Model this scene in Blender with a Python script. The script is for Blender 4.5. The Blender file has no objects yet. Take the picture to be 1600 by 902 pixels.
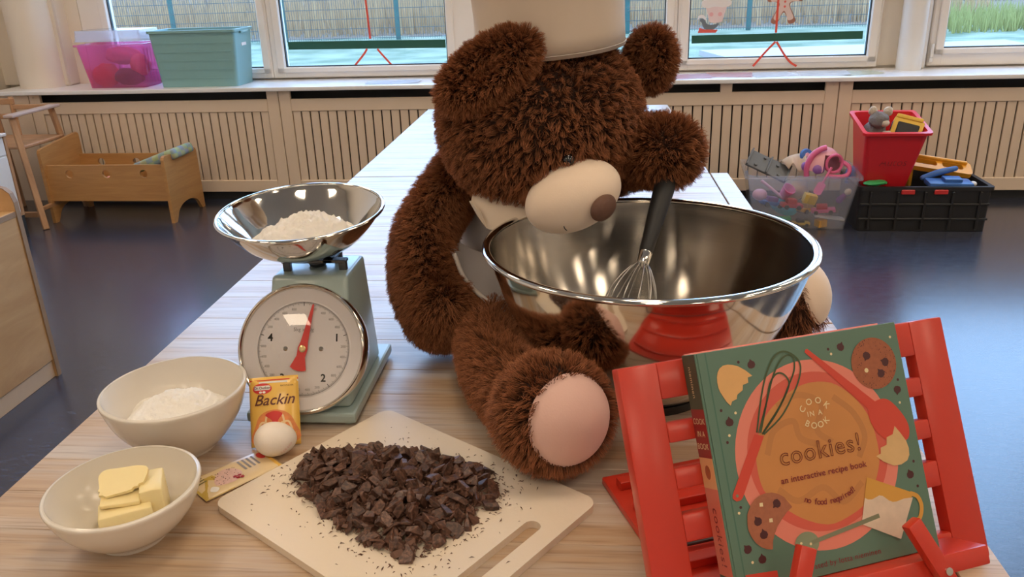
import bpy, bmesh, math, random
import numpy as np
from mathutils import Matrix, Vector
from mathutils.kdtree import KDTree
random.seed(7)
rng = np.random.default_rng(7)
scene = bpy.context.scene
COL = scene.collection
PI = math.pi

# ------------------------------------------------------------------ camera
cam_d = bpy.data.cameras.new('camera')
cam = bpy.data.objects.new('camera', cam_d)
COL.objects.link(cam)
scene.camera = cam
cam_d.sensor_width = 36.0
cam_d.lens = 1286.0 / 1600.0 * 36.0
cam_d.clip_start = 0.02
cam_d.clip_end = 300
_Y = Vector((113, -501, 1286)).normalized()          # world axes seen in (right, down, forward)
_D = Vector((113, 3300, 1286)); _D = (_D - _Y * _D.dot(_Y)).normalized()
_Z = -_D
_X = _Y.cross(_Z)
CAM = Vector((0, 0, 1.20))
_r = Vector((_X[0], _Y[0], _Z[0])); _d = Vector((_X[1], _Y[1], _Z[1])); _f = Vector((_X[2], _Y[2], _Z[2]))
cam.matrix_world = Matrix(((_r[0], -_d[0], -_f[0], CAM[0]), (_r[1], -_d[1], -_f[1], CAM[1]), (_r[2], -_d[2], -_f[2], CAM[2]), (0, 0, 0, 1)))

# ------------------------------------------------------------------ sky, exposure
world = bpy.data.worlds.new('sky'); scene.world = world
world.use_nodes = True
bg = world.node_tree.nodes['Background']
bg.inputs[0].default_value = (0.36, 0.59, 1.0, 1)
bg.inputs[1].default_value = 4.5
vs = scene.view_settings
vs.view_transform = 'Standard'; vs.look = 'None'; vs.gamma = 1.0; vs.use_curve_mapping = False
vs.exposure = 0.62
LAMP = 11.0                                           # ceiling panel emission
LAMP_COL = (1.0, 0.80, 0.58)

# ------------------------------------------------------------------ constants
T = 0.58                                             # table top height
WA = -0.033                                          # the window wall stands at a slight angle to the table
WO = Vector((0, 4.45, 0))
def W(x, y, z):
    c, s = math.cos(WA), math.sin(WA)
    return Vector((WO.x + c * x - s * y, WO.y + s * x + c * y, z))

# ------------------------------------------------------------------ materials
MATS = {}
def nodes_of(name):
    m = bpy.data.materials.new(name); m.use_nodes = True
    return m, m.node_tree.nodes, m.node_tree.links, m.node_tree.nodes['Principled BSDF']
def M(name, col, rough=0.5, metal=0.0, var=0.08, scale=12.0, bump=0.0, bscale=60.0, spec=0.5, coat=0.0, trans=0.0, alpha=1.0, sss=0.0, sheen=0.0, stretch=None, ior=None, coat_rough=0.1):
    if name in MATS: return MATS[name]
    m, N, L, b = nodes_of(name)
    tc = N.new('ShaderNodeTexCoord')
    mp = N.new('ShaderNodeMapping'); L.new(tc.outputs['Object'], mp.inputs[0])
    if stretch: mp.inputs['Scale'].default_value = stretch
    nz = N.new('ShaderNodeTexNoise'); nz.inputs['Scale'].default_value = scale; nz.inputs['Detail'].default_value = 4
    L.new(mp.outputs[0], nz.inputs['Vector'])
    mx = N.new('ShaderNodeMix'); mx.data_type = 'RGBA'
    mx.inputs[6].default_value = (*[max(0, c * (1 - var)) for c in col], 1)
    mx.inputs[7].default_value = (*[min(1, c * (1 + var)) for c in col], 1)
    L.new(nz.outputs[0], mx.inputs[0]); L.new(mx.outputs[2], b.inputs['Base Color'])
    b.inputs['Roughness'].default_value = rough; b.inputs['Metallic'].default_value = metal
    b.inputs['Specular IOR Level'].default_value = spec
    b.inputs['Coat Weight'].default_value = coat; b.inputs['Coat Roughness'].default_value = coat_rough
    b.inputs['Transmission Weight'].default_value = trans; b.inputs['Alpha'].default_value = alpha
    if ior: b.inputs['IOR'].default_value = ior
    if sss:
        b.inputs['Subsurface Weight'].default_value = sss; b.inputs['Subsurface Radius'].default_value = (0.01, 0.008, 0.005)
    if sheen: b.inputs['Sheen Weight'].default_value = sheen
    if bump:
        n2 = N.new('ShaderNodeTexNoise'); n2.inputs['Scale'].default_value = bscale; n2.inputs['Detail'].default_value = 3
        L.new(mp.outputs[0], n2.inputs['Vector'])
        bp = N.new('ShaderNodeBump'); bp.inputs['Strength'].default_value = bump; bp.inputs['Distance'].default_value = 0.01
        L.new(n2.outputs[0], bp.inputs['Height']); L.new(bp.outputs[0], b.inputs['Normal'])
    MATS[name] = m
    return m
def clear_mat(name, tint, gloss=0.12, rough=0.05, haze=0.0, hazecol=(1, 1, 1)):
    """thin clear sheet: see-through, mirror-like by Fresnel, optional milky haze"""
    m = bpy.data.materials.new(name); m.use_nodes = True
    N, L = m.node_tree.nodes, m.node_tree.links
    N.clear()
    out = N.new('ShaderNodeOutputMaterial'); tr = N.new('ShaderNodeBsdfTransparent'); gl = N.new('ShaderNodeBsdfGlossy')
    tr.inputs[0].default_value = (*tint, 1); gl.inputs['Roughness'].default_value = rough
    lw = N.new('ShaderNodeLayerWeight'); lw.inputs[0].default_value = 0.5
    pw = N.new('ShaderNodeMath'); pw.operation = 'POWER'; pw.inputs[1].default_value = 5.0; L.new(lw.outputs['Facing'], pw.inputs[0])
    fr = N.new('ShaderNodeMath'); fr.operation = 'MULTIPLY_ADD'; fr.inputs[1].default_value = 0.90; fr.inputs[2].default_value = 0.04; L.new(pw.outputs[0], fr.inputs[0])
    mx = N.new('ShaderNodeMixShader'); L.new(fr.outputs[0], mx.inputs[0])
    base = tr.outputs[0]
    if haze:
        df = N.new('ShaderNodeBsdfDiffuse'); tl = N.new('ShaderNodeBsdfTranslucent')
        df.inputs[0].default_value = (*hazecol, 1); tl.inputs[0].default_value = (*hazecol, 1)
        m1 = N.new('ShaderNodeMixShader'); m1.inputs[0].default_value = 0.5
        L.new(df.outputs[0], m1.inputs[1]); L.new(tl.outputs[0], m1.inputs[2])
        m2 = N.new('ShaderNodeMixShader'); m2.inputs[0].default_value = haze
        L.new(tr.outputs[0], m2.inputs[1]); L.new(m1.outputs[0], m2.inputs[2]); base = m2.outputs[0]
    L.new(base, mx.inputs[1]); L.new(gl.outputs[0], mx.inputs[2]); L.new(mx.outputs[0], out.inputs[0])
    return m
def emit_mat(name, col, strength):
    m = bpy.data.materials.new(name); m.use_nodes = True
    N, L = m.node_tree.nodes, m.node_tree.links; N.clear()
    out = N.new('ShaderNodeOutputMaterial'); e = N.new('ShaderNodeEmission')
    e.inputs[0].default_value = (*col, 1); e.inputs[1].default_value = strength
    L.new(e.outputs[0], out.inputs[0]); return m
def wood(name, c1, c2, c3=None, rough=0.4, scale=(2, 40, 40), coat=0.0, bump=0.05, world_pos=False, seedvar=0.0, coat_rough=0.2):
    m, N, L, b = nodes_of(name)
    if world_pos:
        g = N.new('ShaderNodeNewGeometry'); src = g.outputs['Position']
    else:
        g = N.new('ShaderNodeTexCoord'); src = g.outputs['Object']
    oi = N.new('ShaderNodeObjectInfo')
    ad = N.new('ShaderNodeVectorMath'); ad.operation = 'ADD'
    cb = N.new('ShaderNodeCombineXYZ'); ml = N.new('ShaderNodeMath'); ml.operation = 'MULTIPLY'; ml.inputs[1].default_value = 13.0
    L.new(oi.outputs['Random'], ml.inputs[0]); L.new(ml.outputs[0], cb.inputs[0]); L.new(ml.outputs[0], cb.inputs[2])
    L.new(src, ad.inputs[0]); L.new(cb.outputs[0], ad.inputs[1])
    mp = N.new('ShaderNodeMapping'); mp.inputs['Scale'].default_value = scale
    L.new(ad.outputs[0], mp.inputs[0])
    n1 = N.new('ShaderNodeTexNoise'); n1.inputs['Scale'].default_value = 1.0; n1.inputs['Detail'].default_value = 6; n1.inputs['Roughness'].default_value = 0.65; n1.inputs['Distortion'].default_value = 0.6
    L.new(mp.outputs[0], n1.inputs['Vector'])
    rp = N.new('ShaderNodeValToRGB')
    e = rp.color_ramp.elements
    e[0].position = 0.3; e[0].color = (*c1, 1); e[1].position = 0.68; e[1].color = (*c2, 1)
    L.new(n1.outputs[0], rp.inputs[0])
    col = rp.outputs[0]
    if c3:
        n2 = N.new('ShaderNodeTexNoise'); n2.inputs['Scale'].default_value = 0.35; n2.inputs['Detail'].default_value = 4; n2.inputs['Roughness'].default_value = 0.6
        L.new(mp.outputs[0], n2.inputs['Vector'])
        r2 = N.new('ShaderNodeValToRGB'); r2.color_ramp.elements[0].position = 0.45; r2.color_ramp.elements[1].position = 0.62
        L.new(n2.outputs[0], r2.inputs[0])
        mx = N.new('ShaderNodeMix'); mx.data_type = 'RGBA'; L.new(r2.outputs[0], mx.inputs[0])
        L.new(col, mx.inputs[6]); mx.inputs[7].default_value = (*c3, 1); col = mx.outputs[2]
    if world_pos:
        m3 = N.new('ShaderNodeMapping'); m3.inputs['Scale'].default_value = (scale[0] * 2.5, scale[1] * 4.5, 30); L.new(ad.outputs[0], m3.inputs[0])
        n3 = N.new('ShaderNodeTexNoise'); n3.inputs['Scale'].default_value = 1.0; n3.inputs['Detail'].default_value = 3; L.new(m3.outputs[0], n3.inputs['Vector'])
        r3 = N.new('ShaderNodeValToRGB'); r3.color_ramp.elements[0].position = .33; r3.color_ramp.elements[0].color = (.76, .72, .69, 1); r3.color_ramp.elements[1].position = .47; r3.color_ramp.elements[1].color = (1, 1, 1, 1); L.new(n3.outputs[0], r3.inputs[0])
        x3 = N.new('ShaderNodeMix'); x3.data_type = 'RGBA'; x3.blend_type = 'MULTIPLY'; x3.inputs[0].default_value = 1.0; L.new(col, x3.inputs[6]); L.new(r3.outputs[0], x3.inputs[7]); col = x3.outputs[2]
    if seedvar:
        hv = N.new('ShaderNodeHueSaturation'); mr = N.new('ShaderNodeMapRange')
        mr.inputs[3].default_value = 1 - seedvar; mr.inputs[4].default_value = 1 + seedvar
        L.new(oi.outputs['Random'], mr.inputs[0]); L.new(mr.outputs[0], hv.inputs['Value']); L.new(col, hv.inputs['Color']); col = hv.outputs[0]
    L.new(col, b.inputs['Base Color'])
    b.inputs['Roughness'].default_value = rough
    b.inputs['Coat Weight'].default_value = coat; b.inputs['Coat Roughness'].default_value = coat_rough
    bp = N.new('ShaderNodeBump'); bp.inputs['Strength'].default_value = bump; bp.inputs['Distance'].default_value = 0.004
    L.new(n1.outputs[0], bp.inputs['Height']); L.new(bp.outputs[0], b.inputs['Normal'])
    MATS[name] = m
    return m

# ------------------------------------------------------------------ mesh helpers
def BM(): return bmesh.new()
def merge(bm, tmp, mat=None):
    if mat is not None: bmesh.ops.transform(tmp, matrix=mat, verts=tmp.verts)
    me = bpy.data.meshes.new('tmp'); tmp.to_mesh(me); tmp.free(); bm.from_mesh(me); bpy.data.meshes.remove(me)
def box(bm, c, s, bev=0.0, rot=None, seg=1):
    t = BM(); bmesh.ops.create_cube(t, size=1.0)
    bmesh.ops.scale(t, vec=s, verts=t.verts)
    if bev: bmesh.ops.bevel(t, geom=list(t.edges), offset=bev, segments=seg, affect='EDGES', profile=0.6)
    m = Matrix.Translation(c)
    if rot is not None: m = m @ rot
    merge(bm, t, m); return bm
def box2(bm, a, b, bev=0.0, seg=1):
    return box(bm, [(a[i] + b[i]) / 2 for i in range(3)], [abs(b[i] - a[i]) for i in range(3)], bev, None, seg)
def rotm(x=0, y=0, z=0):
    return Matrix.Rotation(z, 4, 'Z') @ Matrix.Rotation(y, 4, 'Y') @ Matrix.Rotation(x, 4, 'X')
def bar(bm, a, b, w, h, bev=0.0, up=(0, 0, 1)):
    """rectangular bar from a to b"""
    a = Vector(a); b = Vector(b); d = (b - a); l = d.length; d.normalize()
    s = d.cross(Vector(up))
    if s.length < 1e-4: s = d.cross(Vector((0, 1, 0)))
    s.normalize(); uu = s.cross(d)
    m = Matrix(((d[0], s[0], uu[0], 0), (d[1], s[1], uu[1], 0), (d[2], s[2], uu[2], 0), (0, 0, 0, 1)))
    return box(bm, (a + b) / 2, (l, w, h), bev, m)
def lathe(bm, prof, seg=48, mat=None):
    t = BM(); rings = []
    for r, z in prof:
        if r < 1e-6: rings.append([t.verts.new((0, 0, z))])
        else: rings.append([t.verts.new((r * math.cos(2 * PI * i / seg), r * math.sin(2 * PI * i / seg), z)) for i in range(seg)])
    for a, b in zip(rings[:-1], rings[1:]):
        for i in range(seg):
            j = (i + 1) % seg
            if len(a) == 1 and len(b) == 1: continue
            if len(a) == 1: t.faces.new((a[0], b[j], b[i])) if False else t.faces.new((a[0], b[i], b[j]))
            elif len(b) == 1: t.faces.new((a[i], a[j], b[0]))
            else: t.faces.new((a[i], a[j], b[j], b[i]))
    bmesh.ops.recalc_face_normals(t, faces=t.faces)
    merge(bm, t, mat); return bm
def frame_axes(d):
    d = Vector(d).normalized(); a = Vector((0, 0, 1)) if abs(d.z) < 0.9 else Vector((1, 0, 0))
    s = d.cross(a).normalized(); return s, s.cross(d).normalized()
def tube(bm, pts, rad, seg=8, closed=False, cap=True):
    pts = [Vector(p) for p in pts]; n = len(pts)
    rads = rad if isinstance(rad, (list, tuple)) else [rad] * n
    t = BM(); rings = []; s = None
    for i, p in enumerate(pts):
        if closed: d = pts[(i + 1) % n] - pts[i - 1]
        else: d = pts[min(i + 1, n - 1)] - pts[max(i - 1, 0)]
        d.normalize()
        if s is None: s, u = frame_axes(d)
        else:
            s = (s - d * s.dot(d)); s = s.normalized() if s.length > 1e-6 else frame_axes(d)[0]
            u = s.cross(d)
        rings.append([t.verts.new(p + (s * math.cos(2 * PI * k / seg) + u * math.sin(2 * PI * k / seg)) * rads[i]) for k in range(seg)])
    for i in range(n if closed else n - 1):
        a, b = rings[i], rings[(i + 1) % n]
        for k in range(seg): t.faces.new((a[k], a[(k + 1) % seg], b[(k + 1) % seg], b[k]))
    if cap and not closed:
        t.faces.new(rings[0]); t.faces.new(list(reversed(rings[-1])))
    bmesh.ops.recalc_face_normals(t, faces=t.faces)
    merge(bm, t); return bm
def spline(pts, n=40):
    P = [Vector(p) for p in pts]; out = []
    P = [P[0] * 2 - P[1]] + P + [P[-1] * 2 - P[-2]]
    m = len(P) - 3
    for i in range(n):
        t = i / (n - 1) * m; k = min(int(t), m - 1); t -= k
        a, b, c, d = P[k:k + 4]
        out.append(0.5 * ((2 * b) + (c - a) * t + (2 * a - 5 * b + 4 * c - d) * t * t + (3 * b - a - 3 * c + d) * t ** 3))
    return out
def limb(bm, pts, rads, seg=28, n=36):
    """soft stuffed limb: spline with radii, round ends"""
    sp = spline(pts, n); rr = [v.x for v in spline([(r, 0, 0) for r in rads], n)]
    t0 = (sp[0] - sp[1]).normalized(); t1 = (sp[-1] - sp[-2]).normalized()
    P = []; R = []
    for k in range(8, 0, -1):
        a = k / 8 * PI / 2; P.append(sp[0] + t0 * rr[0] * math.sin(a)); R.append(max(rr[0] * math.cos(a), 1e-4))
    P += sp; R += rr
    for k in range(1, 9):
        a = k / 8 * PI / 2; P.append(sp[-1] + t1 * rr[-1] * math.sin(a)); R.append(max(rr[-1] * math.cos(a), 1e-4))
    return tube(bm, P, R, seg)
def ellipsoid(bm, c, r, rot=None, seg=40, rings=24):
    t = BM(); bmesh.ops.create_uvsphere(t, u_segments=seg, v_segments=rings, radius=1.0)
    bmesh.ops.scale(t, vec=r, verts=t.verts)
    m = Matrix.Translation(c)
    if rot is not None: m = m @ rot
    merge(bm, t, m); return bm
def plate(bm, loops, z0, z1, mat=None):
    """flat plate with holes; loops[0] outer, the others holes (2-D points)"""
    t = BM(); top = []; E = []
    for lp in loops:
        vv = [t.verts.new((p[0], p[1], z1)) for p in lp]; top.append(vv)
        E += [t.edges.new((vv[i], vv[(i + 1) % len(vv)])) for i in range(len(vv))]
    if len(loops) == 1: t.faces.new(top[0])
    else: bmesh.ops.triangle_fill(t, use_beauty=True, use_dissolve=False, edges=E, normal=(0, 0, 1))
    fs = list(t.faces)
    if z0 != z1:
        mp = {}
        for vv in top:
            for v in vv: mp[v] = t.verts.new((v.co.x, v.co.y, z0))
        for f in fs: t.faces.new([mp[v] for v in reversed(f.verts)])
        for vv in top:
            for i in range(len(vv)):
                a, b = vv[i], vv[(i + 1) % len(vv)]
                t.faces.new((a, b, mp[b], mp[a]))
    bmesh.ops.recalc_face_normals(t, faces=t.faces)
    if z0 == z1:
        for f in t.faces:
            if f.normal.z < 0: f.normal_flip()
    merge(bm, t, mat); return bm
def rrect(x0, y0, x1, y1, r, n=6):
    out = []
    for cx, cy, a in ((x1 - r, y1 - r, 0), (x0 + r, y1 - r, 90), (x0 + r, y0 + r, 180), (x1 - r, y0 + r, 270)):
        for k in range(n + 1):
            q = math.radians(a + 90 * k / n); out.append((cx + r * math.cos(q), cy + r * math.sin(q)))
    return out
def circ(x, y, rx, ry=None, n=28, a0=0.0):
    ry = rx if ry is None else ry
    return [(x + rx * math.cos(a0 + 2 * PI * i / n), y + ry * math.sin(a0 + 2 * PI * i / n)) for i in range(n)]
def smooth_loop(pts, n=4):
    """closed Catmull-Rom through 2-D points"""
    out = []; m = len(pts)
    for k in range(m):
        a, b, c, d = [Vector((*pts[(k + q - 1) % m], 0)) for q in range(4)]
        for i in range(n):
            t = i / n
            p = 0.5 * ((2 * b) + (c - a) * t + (2 * a - 5 * b + 4 * c - d) * t * t + (3 * b - a - 3 * c + d) * t ** 3)
            out.append((p.x, p.y))
    return out
def stroke(bm, pts, w, z0, z1, n=24, mat=None):
    """flat ribbon along a 2-D path"""
    sp = spline([(p[0], p[1], 0) for p in pts], n) if n else [Vector((p[0], p[1], 0)) for p in pts]
    l, r = [], []
    for i, p in enumerate(sp):
        d = (sp[min(i + 1, len(sp) - 1)] - sp[max(i - 1, 0)]).normalized(); q = Vector((-d.y, d.x, 0)) * w / 2
        l.append(p + q); r.append(p - q)
    t = BM()
    for i in range(len(sp) - 1):
        a = [t.verts.new((v.x, v.y, z1)) for v in (l[i], r[i], r[i + 1], l[i + 1])]
        t.faces.new(a)
    bmesh.ops.remove_doubles(t, verts=t.verts, dist=1e-6)
    for f in t.faces:
        if f.normal.z < 0: f.normal_flip()
    merge(bm, t, mat); return bm

def tag(o, label=None, cat=None, group=None, kind=None):
    for k, v in (('label', label), ('category', cat), ('group', group), ('kind', kind)):
        if v: o[k] = v
    return o
def obj(name, bm, mat, parent=None, loc=None, rot=None, smooth=False, label=None, cat=None, group=None, kind=None, mw=None, angle=None):
    me = bpy.data.meshes.new(name)
    if isinstance(bm, bpy.types.Mesh): me = bm
    else:
        bm.normal_update(); bm.to_mesh(me); bm.free()
        if smooth:
            me.polygons.foreach_set('use_smooth', [True] * len(me.polygons))
            if angle is not None: me.set_sharp_from_angle(angle=math.radians(angle))
        if mat is not None: me.materials.append(mat)
    o = bpy.data.objects.new(name, me); COL.objects.link(o)
    if parent is not None: o.parent = parent
    if mw is not None: o.matrix_local = mw
    if loc is not None: o.location = loc
    if rot is not None: o.rotation_euler = rot
    return tag(o, label, cat, group, kind)
def thing(name, label, cat, loc=(0, 0, 0), rotz=0, group=None, mw=None):
    o = bpy.data.objects.new(name, None); COL.objects.link(o); o.empty_display_size = 0.05
    if mw is not None: o.matrix_world = mw
    else: o.location = loc; o.rotation_euler = (0, 0, rotz)
    return tag(o, label, cat, group)
def share(name, me, parent=None, loc=None, rot=None, scale=None):
    o = bpy.data.objects.new(name, me); COL.objects.link(o)
    if parent is not None: o.parent = parent
    if loc is not None: o.location = loc
    if rot is not None: o.rotation_euler = rot
    if scale is not None: o.scale = scale
    return o
def mesh_from(bm, mat, smooth=False, name='piece'):
    me = bpy.data.meshes.new(name); bm.normal_update(); bm.to_mesh(me); bm.free(); me.materials.append(mat)
    if smooth: me.polygons.foreach_set('use_smooth', [True] * len(me.polygons))
    return me
def textbm(bm, s, size, mat=None, shear=0.0, outline=0.0, align='CENTER', spacing=1.0, bold=0.0):
    cu = bpy.data.curves.new('t', 'FONT'); cu.body = s; cu.size = size; cu.align_x = align; cu.align_y = 'BOTTOM_BASELINE'
    cu.shear = shear; cu.space_character = spacing; cu.resolution_u = 3; cu.offset = bold
    if outline: cu.fill_mode = 'NONE'; cu.bevel_depth = outline; cu.bevel_resolution = 0
    o = bpy.data.objects.new('t', cu); COL.objects.link(o)
    bpy.context.view_layer.update()
    me = bpy.data.meshes.new_from_object(o.evaluated_get(bpy.context.evaluated_depsgraph_get()))
    bpy.data.objects.remove(o); bpy.data.curves.remove(cu)
    if outline:
        for v in me.vertices: v.co.z *= 0.1
    t = BM(); t.from_mesh(me); bpy.data.meshes.remove(me)
    merge(bm, t, mat); return bm
def arctext(bm, s, size, c, r, a0, a1, mat=None, inside=False, z=0.0, bold=0.0):
    """letters set along an arc from angle a0 to a1 (degrees)"""
    n = len(s)
    for i, ch in enumerate(s):
        if ch == ' ': continue
        a = math.radians(a0 + (a1 - a0) * (i / (n - 1) if n > 1 else 0.5))
        p = Vector((c[0] + r * math.cos(a), c[1] + r * math.sin(a), z))
        m = Matrix.Translation(p) @ Matrix.Rotation(a - PI / 2 + (PI if inside else 0), 4, 'Z')
        textbm(bm, ch, size, (mat @ m) if mat else m, bold=bold)
    return bm

# ------------------------------------------------------------------ shared materials
m_beige = M('cover_paint', (0.72, 0.58, 0.45), 0.45, var=0.04, scale=6)
m_white = M('white_paint', (0.78, 0.76, 0.73), 0.4, var=0.03, scale=4)
m_wall = M('wall_paint', (0.78, 0.70, 0.60), 0.8, var=0.03, scale=3, bump=0.05, bscale=200)
m_frame = M('window_plastic', (0.80, 0.75, 0.70), 0.3, var=0.02)
m_dark = M('dark_void', (0.03, 0.032, 0.036), 0.7, var=0.2)
m_sill = M('sill_stone', (0.80, 0.81, 0.84), 0.25, var=0.03, scale=5)
m_gasket = M('black_gasket', (0.02, 0.03, 0.035), 0.5)
m_beech = wood('beech', (0.42, 0.205, 0.070), (0.54, 0.29, 0.105), rough=0.4, scale=(4, 4, 40), coat=0.2)
m_beech2 = wood('beech_chair', (0.38, 0.20, 0.10), (0.52, 0.30, 0.16), rough=0.45, scale=(6, 30, 6))
m_birch = wood('birch_ply', (0.46, 0.26, 0.11), (0.58, 0.36, 0.17), rough=0.45, scale=(6, 3, 12), coat=0.15)
m_plyedge = M('ply_edge', (0.30, 0.19, 0.11), 0.6, var=0.2)
m_steel = M('polished_steel', (0.68, 0.66, 0.63), 0.07, 1.0, var=0.02)
m_red = M('red_lacquer', (0.58, 0.038, 0.018), 0.32, var=0.05, scale=8, coat=0.25, coat_rough=0.2)

# ------------------------------------------------------------------ room shell
mf, N, L, b = nodes_of('linoleum')
tc = N.new('ShaderNodeTexCoord'); mp = N.new('ShaderNodeMapping'); mp.inputs['Scale'].default_value = (3, 9, 1); mp.inputs['Rotation'].default_value = (0, 0, 0.5)
L.new(tc.outputs['Object'], mp.inputs[0])
n1 = N.new('ShaderNodeTexNoise'); n1.inputs['Scale'].default_value = 6; n1.inputs['Detail'].default_value = 9; n1.inputs['Roughness'].default_value = 0.75
L.new(mp.outputs[0], n1.inputs['Vector'])
rp = N.new('ShaderNodeValToRGB'); rp.color_ramp.elements[0].position = 0.35; rp.color_ramp.elements[0].color = (0.020, 0.023, 0.038, 1)
b.inputs['Coat Weight'].default_value = 0.50; b.inputs['Coat Roughness'].default_value = 0.20; b.inputs['Coat IOR'].default_value = 1.55
rp.color_ramp.elements[1].position = 0.7; rp.color_ramp.elements[1].color = (0.062, 0.070, 0.105, 1)
L.new(n1.outputs[0], rp.inputs[0]); L.new(rp.outputs[0], b.inputs['Base Color'])
mr = N.new('ShaderNodeMapRange'); mr.inputs[3].default_value = 0.17; mr.inputs[4].default_value = 0.32
L.new(n1.outputs[0], mr.inputs[0]); L.new(mr.outputs[0], b.inputs['Roughness'])
bp = N.new('ShaderNodeBump'); bp.inputs['Strength'].default_value = 0.06; bp.inputs['Distance'].default_value = 0.01
L.new(n1.outputs[0], bp.inputs['Height']); L.new(bp.outputs[0], b.inputs['Normal'])
bm = BM(); box2(bm, (-4.2, -5.2, -0.1), (6.2, 4.9, 0)); obj('floor', bm, mf, kind='structure')
bm = BM(); box2(bm, (-4.2, -5.2, 3.4), (6.2, 5.0, 3.5)); obj('ceiling', bm, m_white, kind='structure')
bm = BM(); box2(bm, (-4.2, -5.3, 0), (6.2, -5.2, 3.4)); obj('wall_front', bm, m_wall, kind='structure')
bm = BM(); box2(bm, (6.1, -5.2, 0), (6.2, 4.9, 3.4)); obj('wall_right', bm, m_wall, kind='structure')
bm = BM(); box2(bm, (-4.2, -5.2, 0), (-3.52, 5.0, 3.4)); obj('wall_left', bm, m_wall, kind='structure')
WR = (0, 0, WA)
def wobj(name, bm, mat, parent=None, **k):
    if parent is None: return obj(name, bm, mat, None, loc=WO, rot=WR, **k)
    return obj(name, bm, mat, parent, **k)
# parapet and piers of the window wall
bm = BM()
box2(bm, (-3.9, 0.34, -0.1), (6.4, 0.50, 0.66))
box2(bm, (-3.9, 0.34, 3.10), (6.4, 0.50, 3.45))
box2(bm, (-3.9, 0.30, 0.645), (-2.96, 0.50, 3.4))
box2(bm, (-0.62, 0.30, 0.645), (-0.42, 0.50, 3.4))
box2(bm, (1.555, 0.34, 0.645), (1.81, 0.50, 3.4))
box2(bm, (4.2, 0.34, 0.645), (6.4, 0.50, 3.4))
wobj('wall_back', bm, m_wall, kind='structure')
# column beside the left reveal
bm = BM(); lathe(bm, [(0.13, 0.645), (0.13, 3.4)], 40, Matrix.Translation((-3.20, 0.20, 0)))
box2(bm, (-3.36, 0.20, 0.645), (-3.04, 0.32, 3.4), 0.01)
wobj('trim_1', bm, m_wall, smooth=True, angle=40, kind='structure')
# heating pipe boxed in between the windows
bm = BM(); lathe(bm, [(0.0, 0.645), (0.062, 0.645), (0.062, 3.4), (0, 3.4)], 32, Matrix.Translation((1.70, 0.245, 0)))
box2(bm, (1.66, 0.26, 0.645), (1.79, 0.34, 3.4), 0.008)
wobj('trim_2', bm, m_white, smooth=True, angle=40, kind='structure')
m_glass = clear_mat('window_glass', (0.96, 0.985, 0.975), rough=0.0)
def window(name, x0, x1, px0, px1, z0=0.655, zp=0.715, z1=3.10, y=0.30):
    bm = BM()
    box2(bm, (x0, y, z0), (px0, y + 0.07, z1), 0.006); box2(bm, (px1, y, z0), (x1, y + 0.07, z1), 0.006)
    box2(bm, (px0 - .01, y, z0), (px1 + .01, y + 0.07, zp), 0.006); box2(bm, (px0 - .01, y, z1 - 0.08), (px1 + .01, y + 0.07, z1), 0.006)
    o = wobj(name, bm, m_frame, kind='structure')
    bm = BM(); g = 0.006
    box2(bm, (px0, y + 0.012, zp), (px0 + g, y + 0.03, z1 - .08)); box2(bm, (px1 - g, y + 0.012, zp), (px1, y + 0.03, z1 - .08))
    box2(bm, (px0, y + 0.012, zp), (px1, y + 0.03, zp + g)); box2(bm, (px0, y + 0.012, z1 - .08 - g), (px1, y + 0.03, z1 - .08))
    obj('gasket', bm, m_gasket, o)
    bm = BM(); box2(bm, (px0, y + 0.018, zp), (px1, y + 0.024, z1 - .08)); obj('pane', bm, m_glass, o)
    # opening casement edge, a raised inner frame
    bm = BM()
    for a, c in (((px0 - .045, y - .012, zp - .03), (px0 - .002, y + .01, z1 - .05)), ((px1 + .002, y - .012, zp - .03), (px1 + .045, y + .01, z1 - .05)),
                 ((px0 - .045, y - .012, zp - .03), (px1 + .045, y + .01, zp - .002)), ((px0 - .045, y - .012, z1 - .078), (px1 + .045, y + .01, z1 - .05))):
        box2(bm, a, c, 0.004)
    obj('casement', bm, m_frame, o)
    return o
window('window_1', -2.96, -1.822, -2.78, -1.875)
window('window_2', -1.820, -0.62, -1.742, -0.782)
window('window_3', -0.42, 0.492, -0.34, 0.430)
window('window_4', 0.494, 1.555, 0.556, 1.497)
w5 = window('window_5', 1.81, 3.0, 1.884, 2.92, zp=0.745)
window('window_6', 3.0, 4.2, 3.08, 4.12, zp=0.745)
bm = BM(); tube(bm, [(1.822, 0.285, 0.70), (1.822, 0.285, 0.77)], 0.009, 10); box2(bm, (1.812, 0.28, 0.675), (1.832, 0.30, 0.70), .003)
obj('hinge', bm, m_white, w5)
# sill
bm = BM(); box2(bm, (-3.40, -0.03, 0.622), (4.6, 0.345, 0.645), 0.006, 2)
wobj('trim_3', bm, m_sill, kind='structure')
# ceiling lamps (the room's own light)
m_lampframe = M('lamp_housing', (0.75, 0.75, 0.75), 0.4)
m_lamp = emit_mat('lamp_diffuser', LAMP_COL, LAMP)
for iy, ly in enumerate((-3.2, -1.0, 1.2, 3.3)):
    for ix, lx in enumerate((-2.3, 0.1, 2.5, 4.7)):
        t = thing('ceiling_light', 'square ceiling light panel in row %s from the windows, column %s from the left wall' % (('fourth', 'third', 'second', 'first')[iy], ('first', 'second', 'third', 'fourth')[ix]), 'ceiling light', (lx, ly, 3.4), group='ceiling light panels')
        bm = BM()
        for a, c in (((-.33, -.33, -.04), (-.29, .33, 0)), ((.29, -.33, -.04), (.33, .33, 0)), ((-.29, -.33, -.04), (.29, -.29, 0)), ((-.29, .29, -.04), (.29, .33, 0))): box2(bm, a, c, .004)
        obj('housing', bm, m_lampframe, t)
        bm = BM(); box2(bm, (-.288, -.288, -.03), (.288, .288, -.012)); obj('diffuser', bm, m_lamp, t)

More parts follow.
